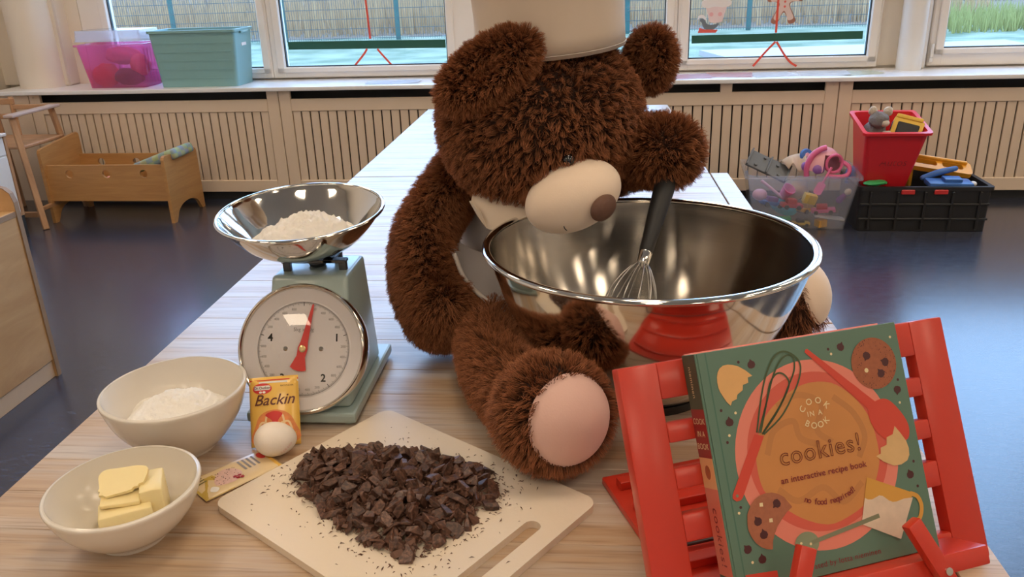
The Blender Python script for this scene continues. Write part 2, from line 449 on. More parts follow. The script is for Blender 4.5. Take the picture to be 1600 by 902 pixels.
# ------------------------------------------------------------------ radiator covers
slat_me = mesh_from(box2(BM(), (-0.0215, 0.0, 0.0), (0.0215, 0.014, 0.40), 0.002), m_beige)
def cover(label, x0, x1, dividers=(), vents=()):
    t = thing('radiator_cover', label, 'radiator cover', W(x0, 0, 0), WA, 'radiator covers under the windows')
    w = x1 - x0; st = 0.068
    for sa in (0.002, w - st): obj('stile', box2(BM(), (sa, 0, 0.05), (sa + st - .002, 0.022, 0.622), .003), m_beige, t)
    bm = BM(); box2(bm, (st, 0, 0.508), (w - st, 0.022, 0.575), .003); obj('upper_rail', bm, m_beige, t)
    bm = BM(); box2(bm, (st, 0, 0.05), (w - st, 0.022, 0.118), .003); obj('lower_rail', bm, m_beige, t)
    for d in dividers:
        bm = BM(); box2(bm, (d - x0 - .03, 0.0, 0.57), (d - x0 + .03, 0.02, 0.622), .002); obj('divider', bm, m_beige, t)
    bm = BM(); box2(bm, (0.01, 0.10, 0.03), (w - 0.01, 0.11, 0.618)); obj('back_panel', bm, m_dark, t)  # near-black sheet: shade behind the slats and vents put into the colour
    bm = BM(); box2(bm, (0.0, 0.04, 0.0), (w, 0.06, 0.05)); obj('plinth', bm, m_dark, t)  # black colour stands in for the shadow in the toe recess
    n = int(round((w - 2 * st) / 0.0505)); p = (w - 2 * st) / n
    for i in range(n): share('slat', slat_me, t, (st + p * (i + 0.5), 0.006, 0.113))
    bm = BM()
    bm.free()
    for q in (0.03, w - 0.03): obj('screw', lathe(BM(), [(0, -0.002), (0.004, -0.002), (0.004, 0.001)], 8, Matrix.Translation((q, 0, 0.605)) @ rotm(x=PI / 2)), m_dark, t)
cover('beige slatted radiator cover behind the wooden doll cradle', -3.18, -1.688)
cover('beige slatted radiator cover behind the bear, below the middle windows', -1.688, 1.297, (0.734, -0.6))
cover('beige slatted radiator cover behind the red bin and black crate', 1.297, 4.0, (2.7,))
bm = BM(); box2(bm, (-3.40, 0.0, 0.0), (-3.182, 0.03, 0.622)); wobj('trim_4', bm, m_beige, kind='structure')

# ------------------------------------------------------------------ tables
m_table = wood('pale_streaked_planks', (0.40, 0.25, 0.14), (0.55, 0.385, 0.245), (0.55, 0.46, 0.38), rough=0.42, scale=(3.2, 48, 30), coat=0.42, bump=0.12, world_pos=True, seedvar=0.07, coat_rough=0.28)  # pale third colour: grey weathering plus window sheen mixed into the wood
m_tableg = M('table_frame_paint', (0.55, 0.45, 0.36), 0.5)
def table(name, label, x0, x1, y0, y1, rail=None):
    t = thing(name, label, 'table', ((x0 + x1) / 2, (y0 + y1) / 2, 0))
    cx, cy = (x0 + x1) / 2, (y0 + y1) / 2
    r = random.Random(3); y = y0
    while y < y1 - 1e-6:
        d = r.uniform(0.075, 0.12)
        if y1 - (y + d) < 0.06: d = y1 - y
        bm = BM(); box2(bm, (x0 - cx, y - cy + 0.0003, T - 0.032), (x1 - cx, y + d - cy - 0.0003, T), 0.0008)
        obj('plank', bm, m_table, t); y += d
    bm = BM()
    box2(bm, (x0 - cx + .06, y0 - cy + .06, T - .11), (x1 - cx - .06, y0 - cy + .085, T - .033)); box2(bm, (x0 - cx + .06, y1 - cy - .085, T - .11), (x1 - cx - .06, y1 - cy - .06, T - .033))
    box2(bm, (x0 - cx + .06, y0 - cy + .085, T - .11), (x0 - cx + .085, y1 - cy - .085, T - .033)); box2(bm, (x1 - cx - .085, y0 - cy + .085, T - .11), (x1 - cx - .06, y1 - cy - .085, T - .033))
    obj('table_frame', bm, m_tableg, t)
    for sx in (x0 - cx + .09, x1 - cx - .09):
        for sy in (y0 - cy + .09, y1 - cy - .09):
            bm = BM(); box2(bm, (sx - .03, sy - .03, 0), (sx + .03, sy + .03, T - .033), .004); obj('leg', bm, m_tableg, t)
    if rail:
        for a, c in rail:
            bm = BM(); box2(bm, (x1 - cx + .005, a - cy, T - .032), (x1 - cx + .058, c - cy, T), .0012); obj('edge_board', bm, m_table, t)
        bm = BM(); box2(bm, (x1 - cx - .0, y0 - cy + .02, T - .034), (x1 - cx + .006, y1 - cy - .02, T - .012)); obj('groove_filler', bm, m_dark, t)
table('work_table', 'long pale streaked plank table carrying the bear and the baking things', -0.76, 0.395, 0.30, 2.612, ((0.30, 1.420), (1.424, 2.612)))
table('side_table', 'pale streaked plank table pushed up behind the bear, nearest the radiator cover', -0.76, 0.395, 2.618, 4.02)

# ------------------------------------------------------------------ steel mixing bowl and whisk
BC = Vector((0.093, 1.178, T))
m_steel_out = M('steel_bowl_outside', (0.70, 0.66, 0.60), 0.09, 1.0, var=0.03, scale=5)
mi, N, L, b = nodes_of('steel_bowl_inside')
tc = N.new('ShaderNodeTexCoord'); mp = N.new('ShaderNodeMapping'); mp.inputs['Scale'].default_value = (1, 1, 260)
L.new(tc.outputs['Object'], mp.inputs[0])
nz = N.new('ShaderNodeTexNoise'); nz.inputs['Scale'].default_value = 4; nz.inputs['Detail'].default_value = 5; L.new(mp.outputs[0], nz.inputs['Vector'])
mr = N.new('ShaderNodeMapRange'); mr.inputs[3].default_value = 0.13; mr.inputs[4].default_value = 0.22
L.new(nz.outputs[0], mr.inputs[0]); L.new(mr.outputs[0], b.inputs['Roughness'])
b.inputs['Base Color'].default_value = (0.52, 0.48, 0.43, 1); b.inputs['Metallic'].default_value = 1.0
b.inputs['Anisotropic'].default_value = 0.75
tg = N.new('ShaderNodeTangent'); tg.direction_type = 'RADIAL'; tg.axis = 'Z'; b.inputs['Anisotropic Rotation'].default_value = 0.25; L.new(tg.outputs[0], b.inputs['Tangent'])
bp = N.new('ShaderNodeBump'); bp.inputs['Strength'].default_value = 0.012; bp.inputs['Distance'].default_value = 0.001
L.new(nz.outputs[0], bp.inputs['Height']); L.new(bp.outputs[0], b.inputs['Normal'])
bowl = thing('mixing_bowl', 'large stainless steel mixing bowl between the bear\'s legs', 'bowl', BC)
prof = [(0.0, 0.008), (0.085, 0.008), (0.102, 0.014), (0.130, 0.034), (0.160, 0.066), (0.186, 0.102), (0.207, 0.142), (0.222, 0.180), (0.232, 0.212), (0.237, 0.234)]
sp = [(v.x, v.y) for v in spline([(a, c, 0) for a, c in prof], 60)]
sp[0] = (0.0, 0.008)
bm = lathe(BM(), sp, 96); obj('outer_wall', bm, m_steel_out, bowl, smooth=True)
inn = [(max(r - 0.0018, 0.0), z + 0.0015) for r, z in sp]; inn[0] = (0.0, 0.0095)
bm = lathe(BM(), inn, 96)
bmesh.ops.reverse_faces(bm, faces=bm.faces); obj('inner_wall', bm, mi, bowl, smooth=True)
rim = [(0.2395 + 0.0065 * math.cos(a), 0.2365 + 0.0045 * math.sin(a)) for a in [2 * PI * k / 14 for k in range(15)]]
bm = lathe(BM(), rim, 96); obj('rolled_rim', bm, m_steel, bowl, smooth=True)
m_rubber = M('black_rubber', (0.015, 0.015, 0.015), 0.5)
bm = lathe(BM(), [(0.080, 0.0), (0.104, 0.0), (0.106, 0.006), (0.104, 0.013), (0.09, 0.012), (0.080, 0.0)], 64); obj('rubber_foot', bm, m_rubber, bowl, smooth=True, angle=40)
m_black = M('black_plastic', (0.012, 0.012, 0.013), 0.5, var=0.1)
h0 = Vector((0.1475, 1.368, 0.905)); h1 = Vector((0.096, 1.243, 0.777)); hd = (h1 - h0).normalized()
whisk = thing('whisk', 'wire balloon whisk with black handle standing in the steel bowl', 'whisk', h1)
pts = [h0 - h1 + (h1 - h0) * q for q in (0, .02, .1, .3, .6, .85, 1.0)]
tube_pts = [Vector(p) for p in pts]
bm = tube(BM(), tube_pts, [.012, .0165, .018, .0175, .0150, .0120, .0105], 20); obj('handle', bm, m_black, whisk, smooth=True, angle=60)
bm = tube(BM(), [hd * -.002, hd * .0, hd * .018, hd * .020], [.0105, .0108, .0100, .0092], 20); obj('ferrule', bm, m_steel, whisk, smooth=True, angle=40)
s_, u_ = frame_axes(hd)
for k in range(6):
    a = PI * k / 6; side = s_ * math.cos(a) + u_ * math.sin(a)
    path = []
    for q in range(37):
        ang = PI * q / 36; w = -math.cos(ang); dist = math.sin(ang)      # out along one side and back along the other
        rr = math.copysign(.006 + .036 * math.sin(min(dist / .62, 1) * PI / 2) ** .8 * (1 if dist < .62 else ((1 - dist) / .38) ** .5), w)
        path.append(hd * (0.016 + 0.152 * dist) + side * (rr if q != 18 else 0))
    bm = tube(BM(), path, 0.0012, 6); obj('wire', bm, M('whisk_wire_steel', (.34, .33, .32), .22, 1.0), whisk, smooth=True)

# ------------------------------------------------------------------ kitchen scale
m_scale = M('scale_enamel', (0.36, 0.46, 0.45), 0.28, var=0.04, scale=10, coat=0.3)
m_dial = M('dial_paper', (0.74, 0.70, 0.71), 0.55, var=0.02)
m_bezel = M('dial_bezel_chrome', (0.72, 0.68, 0.62), 0.12, 1.0)
m_ink = M('black_print', (0.03, 0.03, 0.03), 0.6)
m_needle = M('red_needle', (0.70, 0.05, 0.045), 0.4)
SC = Vector((-0.414, 1.150, T))
scale = thing('kitchen_scale', 'pale blue mechanical kitchen scale with round dial and red needle', 'kitchen scale', SC)
bm = BM(); box2(bm, (-.085, -.118, 0.006), (.080, .128, 0.022), .004, 2)
for fx in (-.07, .065):
    for fy in (-.10, .11): lathe(bm, [(0, 0), (.008, 0), (.008, .007), (0, .007)], 12, Matrix.Translation((fx, fy, 0)))
obj('base', bm, m_scale, scale)
# wedge shaped body
t = BM()
lo = [(-.066, -.100, .022), (.070, -.100, .022), (.070, .085, .022), (-.066, .085, .022)]
hi = [(-.052, -.030, .205), (.064, -.030, .205), (.064, .070, .205), (-.052, .070, .205)]
v = [t.verts.new(p) for p in lo + hi]
for f in ((3, 2, 1, 0), (4, 5, 6, 7), (0, 1, 5, 4), (1, 2, 6, 5), (2, 3, 7, 6), (3, 0, 4, 7)): t.faces.new([v[i] for i in f])
bmesh.ops.bevel(t, geom=list(t.edges), offset=.007, segments=3, affect='EDGES', profile=.6)
bm = BM(); merge(bm, t); obj('housing', bm, m_scale, scale, smooth=True, angle=35)
tilt = math.radians(25)
dn = Vector((0, -math.cos(tilt), math.sin(tilt)))
dm = Matrix.Translation(Vector((0.0, -.075, .107)) + dn * 0.006) @ Matrix(((1, 0, 0, 0), (0, math.sin(tilt), -math.cos(tilt), 0), (0, math.cos(tilt), math.sin(tilt), 0), (0, 0, 0, 1)))
bm = lathe(BM(), [(0.080, -.030), (.094, -.026), (.0965, -.010), (.0965, .004), (.0950, .0075), (.0925, .0085), (.0905, .007), (.0895, .003), (.0895, -.004)], 96)
obj('bezel', bm, m_bezel, scale, smooth=True, mw=dm, angle=50)
bm = lathe(BM(), [(0.0, -.004), (.072, -.004), (.0895, .0035)], 96); face = obj('dial_face', bm, m_dial, scale, smooth=True, mw=dm, angle=10)
bm = BM(); zt = -.0033
for i in range(250):
    a = PI / 2 - 2 * PI * i / 250
    l = .0055 if i % 50 == 0 else (.004 if i % 5 == 0 else .0024)
    r0 = .0690
    c, s = math.cos(a), math.sin(a); w = .00022 if i % 50 else .0005
    q = [(r0 * c - w * s, r0 * s + w * c), (r0 * c + w * s, r0 * s - w * c), ((r0 - l) * c + w * s, (r0 - l) * s - w * c), ((r0 - l) * c - w * s, (r0 - l) * s + w * c)]
    plate(bm, [q], zt, zt)
rr_ = circ(0, 0, .0694, n=96)
plate(bm, [rr_, list(reversed(circ(0, 0, .0690, n=96)))], zt, zt)
obj('tick_marks', bm, m_ink, face, kind='stuff')
for i, s in enumerate('1234'):
    a = PI / 2 - 2 * PI * (i + 1) / 5
    bm = textbm(BM(), s, .0155, Matrix.Translation((.053 * math.cos(a), .053 * math.sin(a) - .005, zt)), bold=.0004); obj('numeral', bm, m_ink, face)
m_grey_ink = M('grey_print', (0.30, 0.28, 0.28), 0.6)
bm = BM()
for i in range(25):
    if i % 5 == 0: continue
    a = PI / 2 - 2 * PI * i / 25
    textbm(bm, str((i % 5) * 200), .0052, Matrix.Translation((.0605 * math.cos(a), .0605 * math.sin(a) - .002, zt)))
obj('small_numerals', bm, m_grey_ink, face, kind='stuff')
bm = textbm(BM(), '5kg x 20g', .0080, Matrix.Translation((0, .026, zt))); obj('capacity_print', bm, m_grey_ink, face)
na = math.radians(-13)
R2 = lambda x, y: (x * math.cos(na) - y * math.sin(na), x * math.sin(na) + y * math.cos(na))
bm = plate(BM(), [[R2(*p) for p in ((-.0075, 0), (-.0065, -.012), (-.0125, -.030), (-.007, -.0325), (0, -.0335), (.007, -.0325), (.0125, -.030), (.0065, -.012), (.0075, 0), (.0055, .010), (.0012, .066), (-.0004, .068), (-.0016, .066), (-.0055, .010))]], -.0012, -.0004)
ndl = obj('needle', bm, m_needle, scale, mw=dm)
bm = lathe(BM(), [(0.0052, -.0004), (.0052, .001), (.003, .0016), (0, .0016)], 20); obj('needle_cap', bm, M('brass', (0.75, 0.55, 0.28), 0.25, 1.0), ndl)
for sx in (-.027, .027):
    bm = lathe(BM(), [(.0035, -.004), (.0035, -.0028), (.002, -.002), (0, -.002)], 16, Matrix.Translation((sx, 0, 0))); obj('dial_screw', bm, m_steel, face)
bm = lathe(BM(), [(0.0895, .0035), (.06, .0062), (.03, .0074), (0.0, .0078)], 64); obj('dial_glass', bm, clear_mat('dial_glass_clear', (0.97, 0.97, 0.96), rough=0.02), scale, smooth=True, mw=dm)
m_darkmetal = M('dark_steel', (0.12, 0.125, 0.13), 0.35, 0.9)
for k, (x, y) in enumerate(((-.035, -.005), (.050, .0), (.030, .045))):
    bm = BM(); box2(bm, (x - .006, y - .004, .195), (x + .006, y + .004, .222), .001); obj('pan_post', bm, m_darkmetal, scale)
bm = BM(); tube(bm, [(.004, .02, .20), (.004, .02, .222)], .006, 12); lathe(bm, [(.012, .205), (.014, .210), (.012, .215), (0, .215)], 16, Matrix.Translation((.004, .02, 0))); obj('adjuster_knob', bm, m_darkmetal, scale, smooth=True, angle=40)
bm = BM(); box2(bm, (-.042, -.012, .2185), (.058, .004, .2235), .001); box2(bm, (.022, -.012, .2185), (.038, .05, .2235), .001); obj('pan_cradle', bm, m_darkmetal, scale)
# the weighing pan, slightly tilted
PC = Vector((-0.428, 1.180, 0.8060))
pm = Matrix.Translation(PC) @ Matrix.Rotation(0.085, 4, 'X') @ Matrix.Rotation(0.0, 4, 'Y')
pan = thing('weighing_pan', 'shiny shallow steel pan of sugar on top of the kitchen scale', 'pan', mw=pm)
pr = [(0, 0.002), (.040, .002), (.062, .006), (.084, .018), (.103, .037), (.117, .055), (.1225, .064)]
ps = [(v.x, v.y) for v in spline([(a, c, 0) for a, c in pr], 30)]; ps[0] = (0, .002)
bm = lathe(BM(), ps, 80); obj('outside', bm, m_steel, pan, smooth=True)
ins = [(max(0, r - .001), z + .001) for r, z in ps]; ins[0] = (0, .003)
bm = lathe(BM(), ins, 80); bmesh.ops.reverse_faces(bm, faces=bm.faces); obj('inside', bm, m_steel, pan, smooth=True)
bm = lathe(BM(), [(.1240 + .0030 * math.cos(a), .0650 + .0025 * math.sin(a)) for a in [2 * PI * k / 10 for k in range(11)]], 80); obj('rolled_edge', bm, m_steel, pan, smooth=True)

def mound(r, h, bowl_fn, seed, n=44, lump=.12, flat=.0, off=(0, 0)):
    """heap of powder: closed mesh, top lumpy, underside following the vessel"""
    from mathutils import noise
    bm = BM(); rings = []
    for k in range(n + 1):
        q = k / n; rg = []
        for i in range(64):
            a = 2 * PI * i / 64
            rr = r * q * (1 + .10 * noise.noise(Vector((math.cos(a) * 1.7, math.sin(a) * 1.7, seed))))
            x, y = rr * math.cos(a), rr * math.sin(a)
            base = bowl_fn(rr) + .0004
            top = bowl_fn(r) + h * (1 - q ** 2) ** 1.1
            top += h * lump * (noise.noise(Vector((x * 40, y * 40, seed + 3))) + .6 * noise.noise(Vector((x * 110, y * 110, seed + 5))) + .5 * noise.noise(Vector((x * 260, y * 260, seed + 9)))) * (1 - q ** 6)
            z = max(top, base) if k < n else base
            rg.append(bm.verts.new((x + off[0] * (1 - q), y + off[1] * (1 - q), z)))
        rings.append(rg)
    for a, c in zip(rings[:-1], rings[1:]):
        for i in range(64):
            bm.faces.new((a[i], c[i], c[(i + 1) % 64], a[(i + 1) % 64]))
    bmesh.ops.remove_doubles(bm, verts=bm.verts, dist=1e-7)
    return bm
def prof_fn(pf):
    xs = [p[0] for p in pf]; zs = [p[1] for p in pf]
    return lambda r: float(np.interp(r, xs, zs))
m_sugar = M('sugar', (0.86, 0.82, 0.77), 0.75, var=0.04, scale=300, bump=0.4, bscale=900, sss=0.2)
m_flour = M('flour', (0.87, 0.83, 0.76), 0.9, var=0.03, scale=60, bump=0.25, bscale=220)
obj('sugar', mound(.082, .036, prof_fn(ins), 2.0, lump=.28, off=(.012, .0)), m_sugar, mw=pm, smooth=True, label='white sugar heaped in the steel weighing pan', cat='sugar', kind='stuff')

# ------------------------------------------------------------------ white bowls, flour, butter
m_china = M('white_china', (0.72, 0.67, 0.60), 0.22, var=0.015, scale=6, coat=0.4)
def china(label, c, R, H, foot):
    t = thing('white_bowl', label, 'bowl', c)
    pf = [(0, .006), (foot, .006), (foot * 1.25, .012), (R * .72, H * .33), (R * .89, H * .62), (R * .985, H * .93), (R, H)]
    s1 = [(v.x, v.y) for v in spline([(a, q, 0) for a, q in pf], 40)]; s1[0] = (0, .006)
    s1 = [(max(0, a), max(.0058, q)) for a, q in s1]
    th = .0045
    inner = [(max(a - th, 0), q + th * .8) for a, q in s1[:-1]]; inner[0] = (0, .006 + th)
    lip = [(R - .0002, H + .0018), (R - th / 2, H + .0028), (R - th + .0002, H + .0016)]
    prof = s1 + lip + list(reversed(inner))
    bm = lathe(BM(), prof, 80); obj('vessel', bm, m_china, t, smooth=True)
    bm = lathe(BM(), [(foot - .006, .007), (foot - .005, 0), (foot, 0), (foot + .002, .007)], 64); obj('foot_ring', bm, m_china, t, smooth=True, angle=40)
    return t, inner
CA = (-0.570, 0.977, T); CB = (-0.541, 0.778, T)
bA, inA = china('larger white china bowl of flour beside the scale', CA, .098, .092, .044)
bB, inB = china('smaller white china bowl of butter at the front left', CB, .0875, .068, .040)
obj('flour', mound(.075, .036, prof_fn(inA), 7.0, lump=.16, off=(.006, -.004)), m_flour, loc=CA, smooth=True, label='white flour heaped in the larger china bowl', cat='flour', kind='stuff')
m_butter = M('butter', (0.84, 0.70, 0.36), 0.38, var=0.04, scale=20, sss=0.25, bump=0.06, bscale=40)
def bumpy_box(s, seed, bev=.003, amp=.0012):
    from mathutils import noise
    bm = BM(); box(bm, (0, 0, s[2] / 2), s, bev, None, 2)
    bmesh.ops.subdivide_edges(bm, edges=bm.edges, cuts=2, use_grid_fill=True)
    for v in bm.verts: v.co += Vector((noise.noise(v.co * 60 + Vector((seed, 0, 0))), noise.noise(v.co * 60 + Vector((0, seed, 0))), noise.noise(v.co * 60 + Vector((0, 0, seed))))) * amp
    return bm
def butter(name, label, s, loc, rot, seed):
    obj(name, bumpy_box(s, seed), m_butter, loc=loc, rot=rot, smooth=True, label=label, cat='butter')
zB = T + .0135
butter('butter_block', 'thick front block of butter in the smaller china bowl', (.058, .034, .038), (-.535, .764, zB), (0, 0, .50), 1)
butter('butter_block', 'upright butter block at the right rear of the butter pile', (.026, .050, .052), (-.517, .797, zB), (0, 0, .42), 2)
butter('butter_block', 'butter block under the slices at the left rear of the pile', (.046, .036, .048), (-.553, .795, zB), (0, 0, .45), 3)
bm = bumpy_box((.044, .030, .006), 4, .002, .0014)
obj('butter_slice', bm, m_butter, loc=(-.543, .773, zB + .0405), rot=(.14, .05, .35), smooth=True, label='curled lower butter slice on top of the front block', cat='butter')
def wavy(seed):
    pts = []
    for i in range(30):
        a = 2 * PI * i / 30; r = 1 + .10 * math.sin(a * 3 + seed) + (.05 * math.sin(a * 13) if PI < a < 2 * PI else .02 * math.sin(a * 7))
        pts.append((.027 * r * math.copysign(abs(math.cos(a)) ** .6, math.cos(a)), .021 * r * math.copysign(abs(math.sin(a)) ** .6, math.sin(a))))
    return pts
bm = plate(BM(), [wavy(1)], 0, .004)
obj('butter_slice', bm, m_butter, loc=(-.549, .790, zB + .0530), rot=(.24, -.06, .35), label='thin ragged butter slice lying topmost on the butter pile', cat='butter')

# ------------------------------------------------------------------ egg and packets
m_egg = M('egg_shell', (0.86, 0.78, 0.70), 0.5, var=0.03, scale=30, sss=0.1, bump=0.04, bscale=300)
EC = Vector((-.4255, .955, T + .0260))
egg = thing('egg', 'white egg with a faint red stamp in front of the standing packet', 'egg', EC)
bm = BM(); ep = []
for k in range(33):
    a = -PI / 2 + PI * k / 32; ep.append((.0238 * math.cos(a) * (1 - .09 * math.sin(a)), .0290 * math.sin(a)))
ep[0] = (0, -.029); ep[-1] = (0, .029)
lathe(bm, ep, 48); obj('shell', bm, m_egg, egg, smooth=True, mw=rotm(y=PI / 2, z=.15))
m_stamp = M('pink_stamp', (0.75, 0.42, 0.40), 0.6)
bm = BM()
t = BM(); textbm(t, '0-DE-0350', .0046)
for v in t.verts:                      # wrap the stamp on the shell
    x, y = v.co.x / .0246, v.co.y / .0246
    q = Vector((.74, -.60, -.22)).normalized(); e1 = Vector((.55, .55, .62)); e1 = (e1 - q * e1.dot(q)).normalized(); e2 = q.cross(e1)
    d = (q + e1 * x + e2 * y).normalized()
    v.co = Vector((d.x * .0291, d.y * .0242, d.z * .0242)) * 1.004
merge(bm, t); obj('stamp', bm, m_stamp, egg)
m_foil = M('packet_yellow', (0.90, 0.52, 0.10), 0.30, var=0.22, scale=14, bump=0.12, bscale=25, coat=0.3)
m_prtred = M('print_red', (0.66, 0.04, 0.035), 0.4); m_prtwhite = M('print_white', (0.85, 0.82, 0.78), 0.4)
m_brown = M('print_brown', (0.14, 0.035, 0.02), 0.45); m_cake = M('print_cake', (0.80, 0.27, 0.08), 0.4, var=0.3, scale=120); m_cream = M('print_cream', (0.90, 0.66, 0.36), 0.4, var=0.15, scale=60)
def sachet(w, h, th=.003, curve=.004):
    """flat sealed packet, pillow-shaped, lower left corner at the origin"""
    bm = BM(); nx, ny = 12, 14; F = []; Bk = []
    for j in range(ny + 1):
        for i in range(nx + 1):
            x, y = i / nx, j / ny
            p = th * (max(0, (1 - (2 * x - 1) ** 6)) * max(0, (1 - (2 * y - 1) ** 6))) ** .7
            bend = curve * math.sin(PI * x) * (1 - y * .5)
            F.append(bm.verts.new((w * x, h * y, p + .0003 + bend))); Bk.append(bm.verts.new((w * x, h * y, -p * .6 - .0003 + bend)))
    q = lambda i, j: j * (nx + 1) + i
    for j in range(ny):
        for i in range(nx):
            bm.faces.new([F[k] for k in (q(i, j), q(i + 1, j), q(i + 1, j + 1), q(i, j + 1))])
            bm.faces.new([Bk[k] for k in (q(i, j + 1), q(i + 1, j + 1), q(i + 1, j), q(i, j))])
    for i in range(nx):
        bm.faces.new((F[q(i, 0)], Bk[q(i, 0)], Bk[q(i + 1, 0)], F[q(i + 1, 0)])); bm.faces.new((F[q(i + 1, ny)], Bk[q(i + 1, ny)], Bk[q(i, ny)], F[q(i, ny)]))
    for j in range(ny):
        bm.faces.new((F[q(0, j + 1)], Bk[q(0, j + 1)], Bk[q(0, j)], F[q(0, j)])); bm.faces.new((F[q(nx, j)], Bk[q(nx, j)], Bk[q(nx, j + 1)], F[q(nx, j + 1)]))
    hf = lambda x, y: th * (max(0, (1 - (2 * x / w - 1) ** 6)) * max(0, (1 - (2 * y / h - 1) ** 6))) ** .7 + .0003 + curve * math.sin(PI * x / w) * (1 - y / h * .5)
    return bm, hf
def drape(bm, hf, lift):
    bmesh.ops.triangulate(bm, faces=bm.faces)
    for _ in range(2):
        long = [e for e in bm.edges if e.calc_length() > .006]
        if long: bmesh.ops.subdivide_edges(bm, edges=long, cuts=1)
    for v in bm.verts: v.co.z = hf(v.co.x, v.co.y) + lift
    return bm
pu = Vector((.070, .014, 0)).normalized(); pv = Vector((-.006 * 0, .048, .084)); pv = (pv - pu * pv.dot(pu)).normalized(); pn = pu.cross(pv)
PB = Vector((-.4690, .9700, T + .0015))
pmw = Matrix(((pu.x, pv.x, pn.x, PB.x), (pu.y, pv.y, pn.y, PB.y), (pu.z, pv.z, pn.z, PB.z), (0, 0, 0, 1)))
pk = thing('baking_powder_packet', 'orange and yellow baking powder packet leaning on the scale behind the egg', 'packet', mw=pmw)
PWd, PHt = .069, .098
bm, hf = sachet(PWd, PHt); obj('sachet', bm, m_foil, pk, smooth=True)
sub = lambda name, bm, mat, lift: obj(name, drape(bm, hf, lift), mat, pk)
sub('printed_stripe', plate(BM(), [[(0, .0925), (PWd, .0925), (PWd, .0940), (0, .0940)]], 0, 0), m_prtred, .0003)
sub('printed_stripe', plate(BM(), [[(0, .0890), (PWd, .0890), (PWd, .0915), (0, .0915)]], 0, 0), m_prtwhite, .0003)
sub('logo_oval', plate(BM(), [circ(.019, .0815, .0135, .0078)], 0, 0), m_prtred, .0004)
sub('logo_ground', plate(BM(), [rrect(.0075, .0795, .0305, .0858, .0025)], 0, 0), m_prtwhite, .0007)
sub('logo_ground', plate(BM(), [circ(.0165, .0765, .0022, .0016)], 0, 0), m_prtwhite, .0007)
sub('logo_ground', plate(BM(), [circ(.0215, .0765, .0022, .0016)], 0, 0), m_prtwhite, .0007)
sub('logo_lettering', textbm(BM(), 'Dr.Oetker', .0052, Matrix.Translation((.019, .0810, 0)), bold=.00008), m_brown, .0010)
sub('small_lettering', textbm(BM(), 'BACKPULVER', .0030, Matrix.Translation((.0535, .0832, 0))), m_brown, .0006)
sub('product_lettering', textbm(BM(), 'Backin', .0215, Matrix.Translation((.0345, .0580, 0)), shear=.35, bold=.0002), m_brown, .0006)
sub('printed_cake', plate(BM(), [smooth_loop([(.004, .004), (.008, .030), (.016, .045), (.034, .051), (.052, .046), (.062, .032), (.066, .006)])], 0, 0), m_cake, .0003)
for k in range(5):
    a = math.radians(150 - k * 30); sub('printed_icing', stroke(BM(), [(.035 + .010 * math.cos(a), .020 + .024 * math.sin(a)), (.035 + .022 * math.cos(a), .020 + .026 * math.sin(a)), (.035 + .028 * math.cos(a), .012 + .014 * math.sin(a))], .0028, 0, 0, 10), m_cream, .0006)
sub('printed_glaze', plate(BM(), [smooth_loop([(.022, .044), (.034, .049), (.046, .045), (.040, .036), (.037, .024), (.033, .024), (.031, .036)])], 0, 0), m_prtred, .0008)
# vanilla sugar packet lying flat
m_foil2 = M('packet_cream', (0.80, 0.62, 0.36), 0.32, var=0.16, scale=18, bump=0.1, bscale=30, coat=0.3)
va = math.radians(50); vmw = Matrix.Translation((-.4785, .8420, T + .0022)) @ Matrix.Rotation(va, 4, 'Z')
vp = thing('vanilla_sugar_packet', 'cream and gold sugar packet lying flat between bowls and chopping board', 'packet', mw=vmw)
bm, hf = sachet(.112, .060, .0025, .0008); obj('sachet', bm, m_foil2, vp, smooth=True)
sub = lambda name, bm, mat, lift: obj(name, drape(bm, hf, lift), mat, vp)
m_gold = M('print_gold', (0.62, 0.42, 0.08), 0.4); m_olive = M('print_olive', (0.22, 0.19, 0.06), 0.5); m_pinkp = M('print_pink', (0.78, 0.52, 0.46), 0.4, var=0.2, scale=200)
sub('printed_ground', plate(BM(), [[(0, 0), (.040, 0), (.028, .060), (0, .060)]], 0, 0), m_gold, .0003)
for k in range(4): sub('printed_vanilla_pod', plate(BM(), [[(.001, .036 + .0055 * k), (.020 - .001 * k, .038 + .0055 * k), (.020 - .001 * k, .0405 + .0055 * k), (.001, .0385 + .0055 * k)]], 0, 0), m_olive, .0006)
sub('printed_cake', plate(BM(), [smooth_loop([(.024, .018), (.030, .036), (.044, .047), (.058, .040), (.062, .022), (.046, .010)])], 0, 0), m_pinkp, .0005)
rr = random.Random(5)
bm = BM()
for k in range(40): x, y = rr.uniform(.028, .060), rr.uniform(.014, .044); plate(bm, [circ(x, y, .0008, n=6)], 0, 0)
sub('printed_crumbs', bm, m_brown, .0008)['kind'] = 'stuff'
for x, y in ((.052, .014), (.056, .018), (.050, .019), (.057, .012)): sub('printed_cherry', plate(BM(), [circ(x, y, .0026, n=10)], 0, 0), M('print_cherry', (0.42, 0.02, 0.05), 0.4), .0009)
sub('printed_flower', plate(BM(), [smooth_loop([(.012, .012), (.018, .020), (.024, .012), (.018, .006)])], 0, 0), m_prtwhite, .0006)
for k in range(4): sub('printed_line', plate(BM(), [[(.068 + .0065 * k, .024), (.071 + .0065 * k, .024), (.071 + .0065 * k, .050), (.068 + .0065 * k, .050)]], 0, 0), m_grey_ink, .0005)
sub('logo_oval', plate(BM(), [circ(.100, .042, .0055, .009)], 0, 0), m_prtred, .0005)
sub('printed_stripe', plate(BM(), [[(.104, 0), (.109, 0), (.109, .060), (.104, .060)]], 0, 0), m_foil, .0004)

